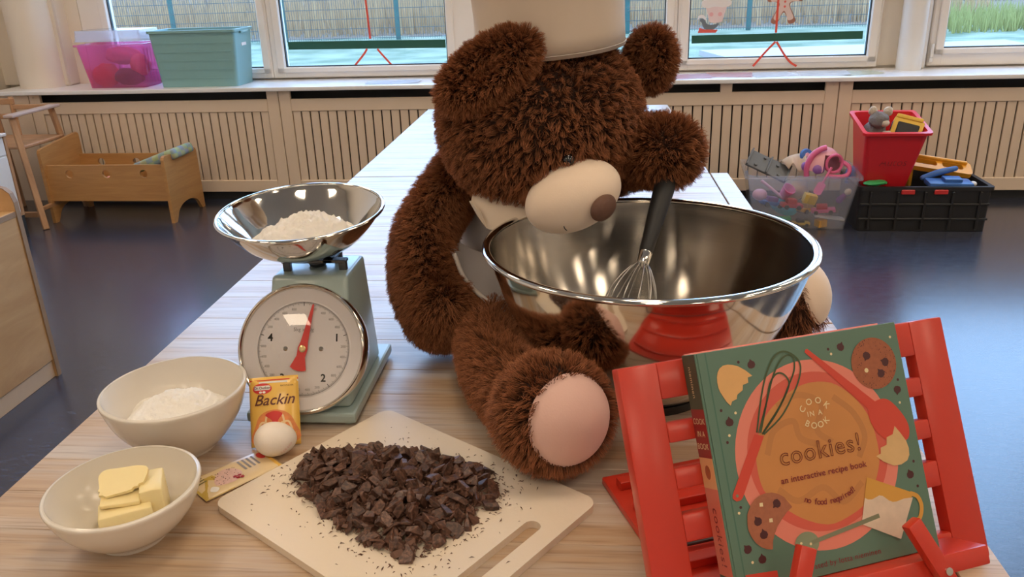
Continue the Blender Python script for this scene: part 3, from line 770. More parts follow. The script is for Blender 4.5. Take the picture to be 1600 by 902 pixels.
# ------------------------------------------------------------------ chopping board and chocolate
m_board = M('board_plastic', (0.76, 0.65, 0.52), 0.42, var=0.03, scale=10, sss=0.1, bump=0.04, bscale=250)
bx = Vector((.312, -.218, 0)).normalized(); by = Vector((.218, .312, 0)).normalized()
BO = Vector((-.311, 1.08, 0)) - by * .292                     # left corner region
bl = Vector((-.461, .832, 0))
bmw = Matrix(((bx.x, by.x, 0, bl.x), (bx.y, by.y, 0, bl.y), (0, 0, 1, T), (0, 0, 0, 1)))
slot = rrect(.336, .060, .357, .212, .0104, 8)
bm = plate(BM(), [rrect(-.003, -.003, .381, .291, .018, 8), list(reversed(slot))], 0.0, .010)
board = obj('chopping_board', bm, m_board, mw=bmw, label='cream plastic chopping board with a slot handle under the chocolate', cat='board')
mch, N, L, b = nodes_of('dark_chocolate')
tc = N.new('ShaderNodeTexCoord'); oi = N.new('ShaderNodeObjectInfo')
ge = N.new('ShaderNodeNewGeometry')
nz = N.new('ShaderNodeTexNoise'); nz.inputs['Scale'].default_value = 260; nz.inputs['Detail'].default_value = 4
L.new(ge.outputs['Position'], nz.inputs['Vector'])
rp = N.new('ShaderNodeValToRGB'); rp.color_ramp.elements[0].position = .42; rp.color_ramp.elements[0].color = (0.050, 0.022, 0.015, 1)
rp.color_ramp.elements[1].position = .72; rp.color_ramp.elements[1].color = (0.18, 0.088, 0.056, 1)
L.new(nz.outputs[0], rp.inputs[0])
hv = N.new('ShaderNodeHueSaturation'); mr = N.new('ShaderNodeMapRange'); mr.inputs[3].default_value = .75; mr.inputs[4].default_value = 1.45
L.new(oi.outputs['Random'], mr.inputs[0]); L.new(mr.outputs[0], hv.inputs['Value']); L.new(rp.outputs[0], hv.inputs['Color']); L.new(hv.outputs[0], b.inputs['Base Color'])
b.inputs['Roughness'].default_value = .42
bp = N.new('ShaderNodeBump'); bp.inputs['Strength'].default_value = .35; bp.inputs['Distance'].default_value = .001; L.new(nz.outputs[0], bp.inputs['Height']); L.new(bp.outputs[0], b.inputs['Normal'])
# pile outline on the board (metres in the room)
heap = [(-.379, .893), (-.369, .940), (-.324, .954), (-.257, .957), (-.182, .937), (-.123, .906), (-.109, .878), (-.111, .837), (-.134, .799), (-.155, .763), (-.187, .734), (-.224, .741), (-.269, .77), (-.312, .81), (-.358, .855)]
def inside(p, poly):
    c = False; n = len(poly)
    for i in range(n):
        a, q = poly[i], poly[i - 1]
        if (a[1] > p[1]) != (q[1] > p[1]) and p[0] < (q[0] - a[0]) * (p[1] - a[1]) / (q[1] - a[1]) + a[0]: c = not c
    return c
def edge_dist(p, poly):
    best = 9
    for i in range(len(poly)):
        a = Vector((*poly[i], 0)); q = Vector((*poly[i - 1], 0)); d = q - a; P = Vector((*p, 0))
        t = max(0, min(1, (P - a).dot(d) / d.length_squared)); best = min(best, (a + d * t - P).length)
    return best
rc = random.Random(11)
choc_me = []
for k in range(26):
    t = BM(); s = (rc.uniform(.014, .030), rc.uniform(.009, .020), rc.uniform(.004, .010))
    bmesh.ops.create_cube(t, size=1.0)
    for v in t.verts: v.co = Vector((v.co.x * s[0] * rc.uniform(.7, 1.2), v.co.y * s[1] * rc.uniform(.6, 1.2), v.co.z * s[2] * rc.uniform(.7, 1.25)))
    # break off a corner and knife-cut
    for _ in range(4):
        n_ = Vector((rc.uniform(-1, 1), rc.uniform(-1, 1), rc.uniform(-.7, .9))).normalized()
        r_ = bmesh.ops.bisect_plane(t, geom=t.verts[:] + t.edges[:] + t.faces[:], plane_co=Vector((n_.x * s[0], n_.y * s[1], n_.z * s[2])) * rc.uniform(.30, .48), plane_no=n_, clear_outer=True)
        ed = [e for e in r_['geom_cut'] if isinstance(e, bmesh.types.BMEdge)]
        if ed: bmesh.ops.edgeloop_fill(t, edges=ed)
    bmesh.ops.bevel(t, geom=list(t.edges), offset=.0005, segments=1, affect='EDGES')
    choc_me.append(mesh_from(t, mch, name='chunk'))
TB = T + .010
cand = []
while len(cand) < 1500:
    p = (rc.uniform(-.39, -.10), rc.uniform(.72, .97))
    if inside(p, heap): cand.append(p)
placed = []
for p in cand:
    d = edge_dist(p, heap)
    if all((p[0] - q[0]) ** 2 + (p[1] - q[1]) ** 2 > .0098 ** 2 for q in placed) : placed.append(p)
nlow = min(len(placed), 210)
layer = [(p, 0) for p in placed[:nlow]]
up = [p for p in cand if edge_dist(p, heap) > .022]; rc.shuffle(up)
for p in up:
    if len(layer) >= 300: break
    if all(l == 0 or (p[0] - q[0]) ** 2 + (p[1] - q[1]) ** 2 > .0125 ** 2 for q, l in layer): layer.append((p, 1))
for p, l in layer:
    d = edge_dist(p, heap); hgt = min(.016, .32 * d)
    z = TB + .0040 + (hgt * rc.uniform(.3, 1) if l == 0 else hgt + rc.uniform(.002, .006))
    o = share('chocolate_chunk', rc.choice(choc_me), None, (p[0], p[1], z), (rc.gauss(0, .45 + .25 * l), rc.gauss(0, .45 + .25 * l), rc.uniform(0, 6.28)))
    tag(o, 'chopped dark chocolate chunk in the heap on the chopping board', 'chocolate', 'chocolate chunks on the board')
# shavings and crumbs: nobody could count them
bm = BM()
def shaving(x, y, z, l, w, a, tilt):
    d = Vector((math.cos(a), math.sin(a), tilt)).normalized() * l; s = Vector((-math.sin(a), math.cos(a), 0)) * w; h = Vector((0, 0, w * .8))
    P = Vector((x, y, z)); c = Vector((0, 0, l * .12))
    vs_ = [bm.verts.new(q) for q in (P - d / 2, P + s / 2 + c, P + d / 2, P - s / 2 + c, P + h + c)]
    for f in ((0, 1, 4), (1, 2, 4), (2, 3, 4), (3, 0, 4), (3, 2, 1, 0)): bm.faces.new([vs_[i] for i in f])
for k in range(3200):
    p = (rc.uniform(-.40, -.09), rc.uniform(.71, .98))
    if inside(p, heap):
        hgt = min(.019, .34 * edge_dist(p, heap)); shaving(p[0], p[1], TB + rc.uniform(.0, .003) + hgt * rc.uniform(.4, 1.45), rc.uniform(.004, .014), rc.uniform(.0010, .0034), rc.uniform(0, 6.28), rc.uniform(-.4, .5))
cent = (-.235, .86)
for k in range(380):
    i = rc.randrange(len(heap)); q = rc.random(); a, c = heap[i], heap[i - 1]
    e = (a[0] * q + c[0] * (1 - q), a[1] * q + c[1] * (1 - q)); f = 1 + abs(rc.gauss(0, .16)) - .03
    p = (cent[0] + (e[0] - cent[0]) * f, cent[1] + (e[1] - cent[1]) * f)
    loc_ = bmw.inverted() @ Vector((p[0], p[1], T))
    if 0.004 < loc_.x < .375 and 0.004 < loc_.y < .285 and not (.33 < loc_.x < .36 and .055 < loc_.y < .24): shaving(p[0], p[1], TB + .0003, rc.uniform(.0015, .009), rc.uniform(.0007, .0018), rc.uniform(0, 6.28), rc.uniform(-.02, .12))
for k in range(90):
    l = Vector((rc.uniform(.01, .33), rc.uniform(.01, .28), .0103)); p = bmw @ l; shaving(p.x, p.y, p.z, rc.uniform(.001, .005), rc.uniform(.0006, .0012), rc.uniform(0, 6.28), 0)
for k in range(420):
    p = (rc.uniform(-.39, -.10), rc.uniform(.72, .97)); d = edge_dist(p, heap)
    if not inside(p, heap): continue
    t = BM(); t.from_mesh(rc.choice(choc_me)); q = rc.uniform(.45, .8)
    bmesh.ops.transform(t, matrix=Matrix.Translation((p[0], p[1], TB + .003 + min(.014, .30 * d) * rc.uniform(.0, 1.0))) @ rotm(rc.gauss(0, .6), rc.gauss(0, .6), rc.uniform(0, 6.28)) @ Matrix.Scale(q, 4), verts=t.verts); merge(bm, t)
bmesh.ops.recalc_face_normals(bm, faces=bm.faces)
msh = M('chocolate_shaving', (0.125, 0.058, 0.037), .6, var=.6, scale=120)
obj('chocolate_shavings', bm, msh, label='fine dark chocolate shavings and crumbs strewn over the chopping board', cat='chocolate', kind='stuff')

# ------------------------------------------------------------------ red book stand
su = Vector((math.cos(.3597), math.sin(.3597), 0)); sn = Vector((-su.y, su.x, 0))
sv = Vector((0, 0, math.cos(.479))) + sn * math.sin(.479); so = su.cross(sv)
SB = Vector((.0745, .6362, T + .015))
smw = Matrix(((su.x, sv.x, so.x, SB.x), (su.y, sv.y, so.y, SB.y), (su.z, sv.z, so.z, SB.z), (0, 0, 0, 1)))
stand = thing('book_stand', 'red lacquered wooden book stand at the front right of the table', 'book stand', mw=smw)
th = .018
def spart(name, a, c, bev=.0025): return obj(name, box2(BM(), a, c, bev, 2), m_red, stand, smooth=True, angle=30)
spart('side_post', (0, -.008, -th), (.043, .257, 0)); spart('side_post', (.3474, -.008, -th), (.3904, .257, 0))
for v0, v1 in ((.2195, .257), (.1750, .1955), (.1285, .1495), (.0765, .1040), (0.0, .0270)): spart('cross_rail', (.0425, v0, -th + .0003), (.3479, v1, -.0003))
spart('ledge', (.048, .004, .0005), (.3424, .0235, .054))
for sx in (-1, 1):
    cx_ = .1952 + sx * .0855; tx_ = .1952 + sx * .058
    d = Vector((tx_ - cx_, .060, 0)); a = math.atan2(-d.x, d.y)
    bm = BM(); box(bm, (0, .026, 0), (.017, .076, .012), .002, None, 2)
    obj('page_holder', bm, m_red, stand, smooth=True, angle=30, mw=Matrix.Translation((cx_, .006, .0605)) @ Matrix.Rotation(a, 4, 'Z'))
    bm = lathe(BM(), [(0, -.004), (.004, -.004), (.004, .0015), (0, .0015)], 12, Matrix.Translation((cx_, .012, .067))); obj('pivot_screw', bm, m_steel, stand)
# rear foot plate lying on the table, with notched ridges
inv = smw.inverted()
def fl(uu, nn_, z): return Vector((SB.x, SB.y, 0)) + su * uu + sn * nn_ + Vector((0, 0, z))
fmw = inv @ Matrix(((su.x, sn.x, 0, SB.x), (su.y, sn.y, 0, SB.y), (0, 0, 1, T), (0, 0, 0, 1)))
bm = BM(); box2(bm, (.045, .012, 0.0), (.345, .268, .010), .002, 2); obj('foot_plate', bm, m_red, stand, mw=fmw)
for q in (.075, .128, .180, .232):
    bm = BM(); box2(bm, (.056, q, .0095), (.335, q + .016, .021), .002, 2); obj('notch_ridge', bm, m_red, stand, mw=fmw)
bm = BM(); A = Vector((.06, .125, .013)); wire = [inv @ fl(.040, .118, .0), ]
pts = [fl(.040, .150, T + .115), fl(.036, .112, T + .0155), fl(.050, .108, T + .0155), fl(.340, .108, T + .0155), fl(.354, .112, T + .0155), fl(.350, .150, T + .115)]
tube(bm, [inv @ p for p in pts], .0022, 8); obj('support_wire', bm, m_darkmetal, stand, smooth=True)

# ------------------------------------------------------------------ cookbook
m_green = M('cover_green', (0.105, 0.19, 0.14), 0.42, var=0.05, scale=30)
m_spine_d = M('spine_dark', (0.055, 0.075, 0.045), 0.45); m_spine_r = M('spine_maroon', (0.27, 0.022, 0.02), 0.45); m_spine_t = M('spine_tan', (0.70, 0.36, 0.17), 0.45); m_spine_p = M('spine_pink', (0.62, 0.16, 0.11), 0.45)
m_pages = M('page_edges', (0.82, 0.70, 0.60), 0.7, var=0.1, scale=3, stretch=(1, 1, 300)); m_bkpink = M('back_cover_pink', (0.75, 0.22, 0.18), 0.45)
m_pink = M('art_pink', (0.74, 0.22, 0.16), 0.45, var=0.05); m_coral = M('art_coral', (0.62, 0.10, 0.065), 0.45, var=0.05); m_dough = M('art_dough', (0.56, 0.23, 0.065), 0.45, var=0.10, scale=25)
m_dough2 = M('art_dough_swirl', (0.49, 0.20, 0.06), 0.45); m_tan = M('art_shell', (0.72, 0.40, 0.15), 0.45, var=0.08, scale=60); m_tan2 = M('art_shell_pale', (0.66, 0.42, 0.19), 0.45, var=0.12, scale=80)
m_wgreen = M('art_wire_green', (0.055, 0.085, 0.035), 0.45); m_ared = M('art_red', (0.60, 0.055, 0.03), 0.45, var=0.06); m_cookie = M('art_cookie', (0.33, 0.095, 0.04), 0.5, var=0.2, scale=220); m_cookie2 = M('art_cookie_pale', (0.36, 0.12, 0.06), 0.5, var=0.2, scale=220)
m_chip = M('art_chip', (0.065, 0.012, 0.014), 0.45); m_ink2 = M('art_maroon_ink', (0.20, 0.012, 0.02), 0.45); m_cdot = M('art_cream', (0.76, 0.62, 0.36), 0.45); m_cup = M('art_mustard', (0.62, 0.31, 0.05), 0.45); m_flr = M('art_flour', (0.66, 0.52, 0.40), 0.5, var=0.15, scale=90); m_sage = M('art_sage', (0.20, 0.21, 0.13), 0.45)
book = thing('cookbook', 'green hardback cookbook with a cookie dough bowl on its cover', 'book', mw=smw)
b0, b1, h0_, h1_ = .0735, .3055, .0240, .2600
obj('back_cover', box2(BM(), (b0, h0_, .0004), (b1, h1_ + .001, .0032), .0004), m_bkpink, book)
obj('page_block', box2(BM(), (b0 + .003, h0_ + .003, .0033), (b1 - .004, h1_ - .003, .0272)), m_pages, book)
sp_ = obj('spine', box2(BM(), (b0 - .0022, h0_, .0006), (b0 + .0002, h1_, .0298), .0006), m_green, book)
fc = obj('front_cover', box2(BM(), (b0 + .0002, h0_, .0272), (b1, h1_, .0302), .0006), m_green, book)
def spl(name, v0, v1, mat): obj(name, box2(BM(), (b0 - .0026, v0, .0012), (b0 - .0021, v1, .0288)), mat, sp_)
spl('spine_band', .205, h1_ - .0005, m_spine_d); spl('spine_band', .1565, .205, m_spine_r); spl('spine_band', .126, .1565, m_spine_t); spl('spine_band', .040, .126, m_spine_p); spl('spine_band', h0_ + .0005, .040, m_spine_d)
def sm(v, z=.015): return Matrix.Translation((b0 - .0028, v, z)) @ Matrix(((0, 0, -1, 0), (-1, 0, 0, 0), (0, 1, 0, 0), (0, 0, 0, 1)))
obj('spine_lettering', textbm(BM(), 'cookies!', .0150, sm(.078, .011), spacing=1.15), m_ink2, sp_)
obj('spine_lettering', textbm(BM(), 'nieminen', .0080, sm(.232, .012), spacing=1.1), m_cdot, sp_)
for k, s in enumerate(('COOK', 'IN A', 'BOOK')):
    obj('spine_lettering', textbm(BM(), s, .0085, Matrix.Translation((b0 - .0028, .190 - .0125 * k, .015)) @ Matrix(((0, 0, -1, 0), (0, 1, 0, 0), (1, 0, 0, 0), (0, 0, 0, 1))) @ Matrix.Rotation(0, 4, 'Z')), m_cdot, sp_)
obj('spine_emblem', ellipsoid(BM(), (b0 - .0024, .142, .015), (.0006, .0075, .0060)), m_cookie, sp_)
# hinge groove: flat darker strip on the cover, the crease's shade as colour
obj('hinge_shade_strip', box2(BM(), (b0 + .0085, h0_ + .0005, .0300), (b0 + .0100, h1_ - .0005, .03025)), M('groove_shade_green', (0.06, 0.15, 0.11), 0.5), fc)
Z0 = .03030
lay = [0]
def art(name, bm, mat, lv):
    for v in bm.verts: v.co.z = Z0 + .00009 * lv
    return obj(name, bm, mat, fc)
bowlc = (.187, .1415)
art('printed_bowl', plate(BM(), [circ(bowlc[0], bowlc[1], .0925, .0950, 60)], 0, 0), m_pink, 1)
art('printed_bowl_shadow', plate(BM(), [circ(bowlc[0] + .001, bowlc[1] + .003, .0800, .0795, 60)], 0, 0), m_coral, 2)
art('printed_dough', plate(BM(), [smooth_loop([(.1167, .1436), (.122, .166), (.136, .188), (.158, .203), (.186, .2125), (.216, .2090), (.2387, .1908), (.253, .166), (.2561, .1322), (.2489, .109), (.2309, .085), (.205, .074), (.182, .0715), (.155, .083), (.132, .102), (.1190, .118)])], 0, 0), m_dough, 3)
for p in ([(.130, .150), (.142, .172), (.165, .178), (.170, .160), (.190, .150)], [(.150, .195), (.175, .203), (.200, .190), (.190, .165), (.205, .150)], [(.215, .195), (.235, .175), (.243, .150), (.232, .130)], [(.135, .115), (.155, .100), (.185, .108), (.205, .090), (.230, .105)]):
    art('printed_swirl', stroke(BM(), p, .0065, 0, 0), m_dough2, 4)
art('printed_egg_shell', plate(BM(), [[(.0908, .2338), (.0925, .2385), (.0953, .2421), (.0995, .2443), (.1049, .2446), (.1100, .2435), (.1158, .2412), (.1230, .2360), (.1294, .2296), (.1241, .2286), (.1236, .2235), (.1173, .2222), (.116, .2172), (.1094, .2137), (.1078, .2095), (.1025, .2081), (.1001, .2041), (.0965, .2085), (.0938, .214), (.0915, .2190), (.0904, .2234), (.0902, .2290)]], 0, 0), m_tan, 5)
art('printed_whisk_handle', plate(BM(), [[(.1200, .1725), (.1300, .1690), (.0957, .1150), (.0930, .1125), (.0882, .1120), (.0845, .1155), (.0850, .1190)]], 0, 0), m_ared, 7)
art('printed_hole', plate(BM(), [circ(.0897, .1172, .0016, n=12)], 0, 0), m_sage, 8)
for p in ([(.1229, .1736), (.1349, .2074), (.1455, .2299), (.1571, .2448), (.1682, .2485), (.1791, .2431), (.1848, .233), (.1811, .2198), (.171, .2047), (.1531, .1849), (.1300, .1705)], [(.1250, .173), (.1394, .2007), (.1512, .2244), (.1628, .2394), (.1724, .2441), (.1785, .2401), (.1768, .2281), (.1678, .2143), (.1536, .1954), (.1285, .1712)], [(.1270, .1726), (.1394, .2007), (.1463, .2176), (.1551, .2269), (.1635, .2263), (.1685, .2172), (.1627, .206), (.1468, .1875), (.1290, .1715)]):
    art('printed_whisk_wire', stroke(BM(), p, .0018, 0, 0, 48), m_wgreen, 8)
art('printed_cookie', plate(BM(), [circ(.2704, .2210, .0268, .0268, 40)], 0, 0), m_cookie, 6)
chips = lambda x, y, s, a: [(x + s * (math.cos(a) * p[0] - math.sin(a) * p[1]), y + s * (math.sin(a) * p[0] + math.cos(a) * p[1])) for p in ((0, 1.25), (.35, .75), (.9, .35), (1, -.3), (.6, -.9), (-.1, -1), (-.7, -.8), (-1, -.2), (-.8, .4), (-.3, .7))]
for x, y, a in ((.2631, .2295, 2.6), (.2835, .2205, 1.1), (.2761, .2098, .5)): art('printed_chip', plate(BM(), [chips(x, y, .0046, a)], 0, 0), m_chip, 7)
art('printed_dot', plate(BM(), [circ(.2599, .2151, .0024, n=14)], 0, 0), m_cdot, 7)
rr = random.Random(4); bm = BM()
for k in range(150):
    a = rr.uniform(0, 6.28); q = .0268 * math.sqrt(rr.uniform(.25, .97)); plate(bm, [circ(.2704 + q * math.cos(a), .2210 + q * math.sin(a), rr.uniform(.0002, .0006), n=5)], 0, 0)
art('printed_speckle', bm, m_chip, 7)['kind'] = 'stuff'
art('printed_spoon_handle', plate(BM(), [[(.1925, .2440), (.1935, .2465), (.1962, .2470), (.2640, .1810), (.2545, .1740)]], 0, 0), m_ared, 7)
art('printed_spoon_head', plate(BM(), [smooth_loop([(.2525, .1735), (.2620, .1820), (.2765, .1826), (.2884, .1703), (.2965, .1530), (.2930, .1385), (.2790, .1385), (.2650, .1435), (.2545, .1573)])], 0, 0), m_ared, 8)
art('printed_egg_shell', plate(BM(), [[(.2799, .1538), (.2850, .1460), (.2900, .1370), (.2915, .1292), (.2905, .1220), (.2870, .1170), (.2790, .1142), (.2701, .1144), (.2590, .1205), (.2514, .1275), (.2572, .129), (.2586, .1349), (.2662, .1366), (.268, .1441), (.2757, .1459)]], 0, 0), m_tan2, 9)
art('printed_cup', plate(BM(), [[(.236, .1088), (.2858, .0839), (.2611, .0415), (.2197, .0645)]], 0, 0), m_cup, 9)
art('printed_cup_handle', stroke(BM(), [(.2825, .0840), (.2905, .0790), (.2930, .0690), (.2885, .0580), (.2795, .0545)], .0045, 0, 0), m_cup, 8)
art('printed_flour', plate(BM(), [[(.2289, .0892), (.2325, .0868), (.2371, .0861), (.2420, .0874), (.2460, .0885), (.25, .0872), (.2560, .0815), (.2600, .0792), (.2644, .0787), (.2740, .0800), (.2847, .0792), (.2614, .0414), (.2197, .0645)]], 0, 0), m_flr, 10)
art('printed_spoon_handle', plate(BM(), [[(.1600, .0600), (.2412, .0712), (.2420, .0668), (.1610, .0560)]], 0, 0), m_sage, 11)
art('printed_spoon_head', plate(BM(), [circ(.1552, .0580, .0135, .0115, 24)], 0, 0), M('art_sage_pale', (0.23, 0.27, 0.17), 0.45), 10)
for x, y in ((.1487, .0595), (.1590, .0570)): art('printed_dot', plate(BM(), [circ(x, y, .0014, n=10)], 0, 0), m_cdot, 12)
art('printed_cookie', plate(BM(), [[(.0950, .0888), (.0968, .0980), (.1021, .1060), (.1075, .1105), (.1138, .1133), (.1210, .1142), (.1273, .1135), (.1340, .1110), (.1394, .1068), (.1464, .0958), (.1395, .0920), (.1336, .0872), (.1270, .0810), (.1225, .0747), (.1190, .0680), (.1171, .0600), (.1110, .0615), (.1055, .0645), (.1005, .0695), (.0965, .0770), (.0950, .0830)]], 0, 0), m_cookie2, 9)
for x, y, a in ((.1299, .1019, 2.2), (.1064, .0895, .4), (.1103, .076, .1)): art('printed_chip', plate(BM(), [chips(x, y, .0045, a)], 0, 0), m_chip, 10)
for x, y in ((.1133, .1041), (.1207, .0875)): art('printed_dot', plate(BM(), [[(x - .002, y - .0015), (x + .0018, y - .002), (x + .002, y + .0018), (x - .0015, y + .002)]], 0, 0), m_cdot, 10)
for k, (x, y) in enumerate(((.1306, .2412), (.0958, .1888), (.2353, .2438), (.2923, .1895), (.0907, .0654), (.1044, .0533), (.2874, .1025), (.2887, .0459))): art('printed_chip', plate(BM(), [chips(x, y, .0044, (.1, .0, -.5, 2.9, .6, .0, .2, -.8)[k])], 0, 0), m_chip, 2 if k != 7 else 12)
for x, y in ((.1171, .2452), (.0891, .2011), (.0898, .1694), (.2204, .2432), (.2953, .1999), (.2946, .1146), (.2937, .0892), (.0915, .1056)): art('printed_dot', plate(BM(), [circ(x, y, .0015, n=12)], 0, 0), m_chip, 1)
for x, y in ((.1041, .1963), (.0932, .1757), (.2228, .2378), (.2961, .2451), (.2922, .1763), (.0887, .1006), (.0936, .0521)): art('printed_dot', plate(BM(), [circ(x, y, .0014, n=12)], 0, 0), m_cdot, 1)
art('printed_band', plate(BM(), [[(b0 + .0102, .0420), (.118, .0395), (.118, h0_ + .0008), (b0 + .0102, h0_ + .0008)]], 0, 0), m_ared, 1)
art('title_lettering', textbm(BM(), 'cookies!', .0255, Matrix.Translation((.1893, .1370, 0)), outline=.00032, spacing=1.10), m_ink2, 14)
art('subtitle_lettering', textbm(BM(), 'an interactive recipe book', .0088, Matrix.Translation((.1885, .1195, 0)), spacing=1.05, bold=.0001), m_ink2, 14)
art('slogan_lettering', arctext(BM(), 'no food required!', .0085, (.190, .155), .0640, 244, 297, inside=True, bold=.0001), m_ink2, 14)
art('series_lettering', arctext(BM(), 'COOK', .0090, (.1915, .1770), .0148, 142, 38, bold=.0001), m_cdot, 14)
art('series_lettering', textbm(BM(), 'IN A', .0072, Matrix.Translation((.1903, .1795, 0)), spacing=1.3, bold=.0001), m_cdot, 14)
art('series_lettering', arctext(BM(), 'BOOK', .0090, (.1910, .1880), .0215, 234, 306, inside=True, bold=.0001), m_cdot, 14)
art('credit_lettering', textbm(BM(), 'illustrated by lotta nieminen', .0078, Matrix.Translation((.1870, .0325, 0)), spacing=1.08), m_ink2, 14)

# ------------------------------------------------------------------ the bear
mfur, N, L, b = nodes_of('brown_fur')
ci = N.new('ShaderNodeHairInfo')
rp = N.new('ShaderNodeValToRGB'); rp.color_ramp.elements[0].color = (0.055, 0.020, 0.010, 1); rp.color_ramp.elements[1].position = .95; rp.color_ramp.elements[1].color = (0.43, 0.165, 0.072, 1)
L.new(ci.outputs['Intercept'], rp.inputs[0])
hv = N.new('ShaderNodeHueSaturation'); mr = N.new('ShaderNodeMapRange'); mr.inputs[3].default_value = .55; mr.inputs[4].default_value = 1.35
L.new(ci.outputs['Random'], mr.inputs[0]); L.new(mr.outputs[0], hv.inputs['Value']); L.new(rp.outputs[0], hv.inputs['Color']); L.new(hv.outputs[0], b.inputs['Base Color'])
b.inputs['Roughness'].default_value = .55; b.inputs['Specular IOR Level'].default_value = .25
m_skin = M('plush_backing', (0.035, 0.013, 0.007), 0.9, var=.2)
m_plush = M('cream_velour', (0.80, 0.64, 0.50), 0.85, var=.03, scale=40, sheen=.3, bump=.05, bscale=400)
m_pad = M('pink_velour', (0.78, 0.52, 0.45), 0.85, var=.03, scale=40, sheen=.3, bump=.05, bscale=400)
m_nose = M('nose_velour', (0.12, 0.055, 0.035), 0.7, var=.2, scale=90, bump=.2, bscale=200)
m_eye = M('black_eye', (0.006, 0.006, 0.007), 0.08, coat=.6)
BB = Vector((-.09, 1.47, T))
bear = thing('teddy_bear', 'big brown plush bear leaning over the steel mixing bowl', 'teddy bear', BB)
BMW = Matrix.Translation(-BB)
def bpart(name, bm, mat, parent=None, **k):
    bmesh.ops.transform(bm, matrix=BMW, verts=bm.verts)
    return obj(name, bm, mat, parent or bear, smooth=True, **k)
def add_fur(part, n, length, seed, mask=None, flow=(0, 0, -1), flowk=.35, clump=.5, tuft_n=None, curl=.25, rad=.00042):
    r = np.random.default_rng(seed); me = part.data
    me.calc_loop_triangles()
    V = np.empty(len(me.vertices) * 3); me.vertices.foreach_get('co', V); V = V.reshape(-1, 3)
    NV = np.empty(len(me.vertices) * 3); me.vertices.foreach_get('normal', NV); NV = NV.reshape(-1, 3)
    TR = np.empty(len(me.loop_triangles) * 3, dtype=np.int32); me.loop_triangles.foreach_get('vertices', TR); TR = TR.reshape(-1, 3)
    a, bb, c = V[TR[:, 0]], V[TR[:, 1]], V[TR[:, 2]]
    ar = np.linalg.norm(np.cross(bb - a, c - a), axis=1); ar /= ar.sum()
    def sample(m):
        t = r.choice(len(TR), m, p=ar); u, v = r.random(m), r.random(m); f = u + v > 1; u[f], v[f] = 1 - u[f], 1 - v[f]
        w = 1 - u - v
        P = a[t] * w[:, None] + bb[t] * u[:, None] + c[t] * v[:, None]
        Nn = NV[TR[t, 0]] * w[:, None] + NV[TR[t, 1]] * u[:, None] + NV[TR[t, 2]] * v[:, None]
        Nn /= np.linalg.norm(Nn, axis=1)[:, None] + 1e-9
        return P, Nn
    P, Nn = sample(n)
    if mask is not None:
        k = mask(P + np.array(BB), Nn); P, Nn = P[k], Nn[k]
    n = len(P); tn = tuft_n or max(60, n // 11)
    Q, QN = sample(tn)
    kd = KDTree(tn)
    for i_, q_ in enumerate(Q): kd.insert(q_, i_)
    kd.balance()
    near = np.array([kd.find(p_)[1] for p_ in P], dtype=np.int64)
    fl_ = np.array(flow, float)
    tq = r.normal(0, 1, (tn, 3)) * curl
    qd = QN + tq + fl_ * flowk; qd /= np.linalg.norm(qd, axis=1)[:, None]
    ql = length * r.uniform(.75, 1.25, tn)
    K = 5; out = np.empty((n, K, 3)); ln = length * r.uniform(.7, 1.15, n)
    d0 = Nn + r.normal(0, .22, (n, 3)); d0 /= np.linalg.norm(d0, axis=1)[:, None]
    fr = fl_ - Nn * (Nn @ fl_)[:, None]
    tip = Q[near] + qd[near] * ql[near][:, None]
    for k in range(K):
        t = k / (K - 1)
        p = P + d0 * (ln * t)[:, None] + fr * (flowk * ln * t * t)[:, None] + r.normal(0, .04, (n, 3)) * (length * t)
        axis = Q[near] + (tip - Q[near]) * t
        out[:, k] = p + (axis - p) * (clump * t ** 1.3)
    cu = bpy.data.hair_curves.new('fur'); cu.add_curves([K] * n)
    cu.attributes['position'].data.foreach_set('vector', out.astype(np.float32).ravel())
    ra = cu.attributes.get('radius') or cu.attributes.new('radius', 'FLOAT', 'POINT')
    ra.data.foreach_set('value', np.tile(np.array([1, .95, .8, .55, .2]) * rad, n).astype(np.float32))
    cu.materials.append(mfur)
    o = bpy.data.objects.new('fur', cu); COL.objects.link(o); o.parent = part; o['kind'] = 'stuff'
    return o
# --- head
HC = Vector((-.076, 1.42, .958))
MZ = Vector((-.018, 1.272, .8635)); MZR = (.080, .063, .054); MZM = Matrix.Rotation(math.radians(-22), 4, 'Y') @ Matrix.Rotation(math.radians(14), 4, 'Z')
head = bpart('head', ellipsoid(BM(), HC, (.168, .160, .150), rotm(y=-.10), 56, 36), m_skin)
HAT = Vector((-.054, 1.415, 1.076)); HATM = Matrix.Translation(HAT) @ Matrix.Rotation(math.radians(-4), 4, 'Y') @ Matrix.Rotation(math.radians(3), 4, 'X')
mzi = np.array((Matrix.Translation(MZ) @ MZM).inverted()); hti = np.array(HATM.inverted())
def head_mask(P, Nn):
    h = np.c_[P, np.ones(len(P))] @ mzi.T; q = ((h[:, :3] / np.array(MZR)) ** 2).sum(1) > 1.02
    g = np.c_[P, np.ones(len(P))] @ hti.T; q &= ~((g[:, 2] > -.004) & (g[:, 0] ** 2 + g[:, 1] ** 2 < .126 ** 2))
    return q
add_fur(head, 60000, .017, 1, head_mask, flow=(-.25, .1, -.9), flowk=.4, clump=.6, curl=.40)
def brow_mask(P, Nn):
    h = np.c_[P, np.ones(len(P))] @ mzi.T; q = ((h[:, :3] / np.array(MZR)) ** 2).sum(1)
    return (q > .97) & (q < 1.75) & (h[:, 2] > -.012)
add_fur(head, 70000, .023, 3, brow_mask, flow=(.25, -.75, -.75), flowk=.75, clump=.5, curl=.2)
muz = bpart('muzzle', ellipsoid(BM(), MZ, MZR, MZM, 48, 32), m_plush)
nm = Matrix.Rotation(math.radians(40), 4, 'Z') @ Matrix.Rotation(math.radians(-25), 4, 'Y')
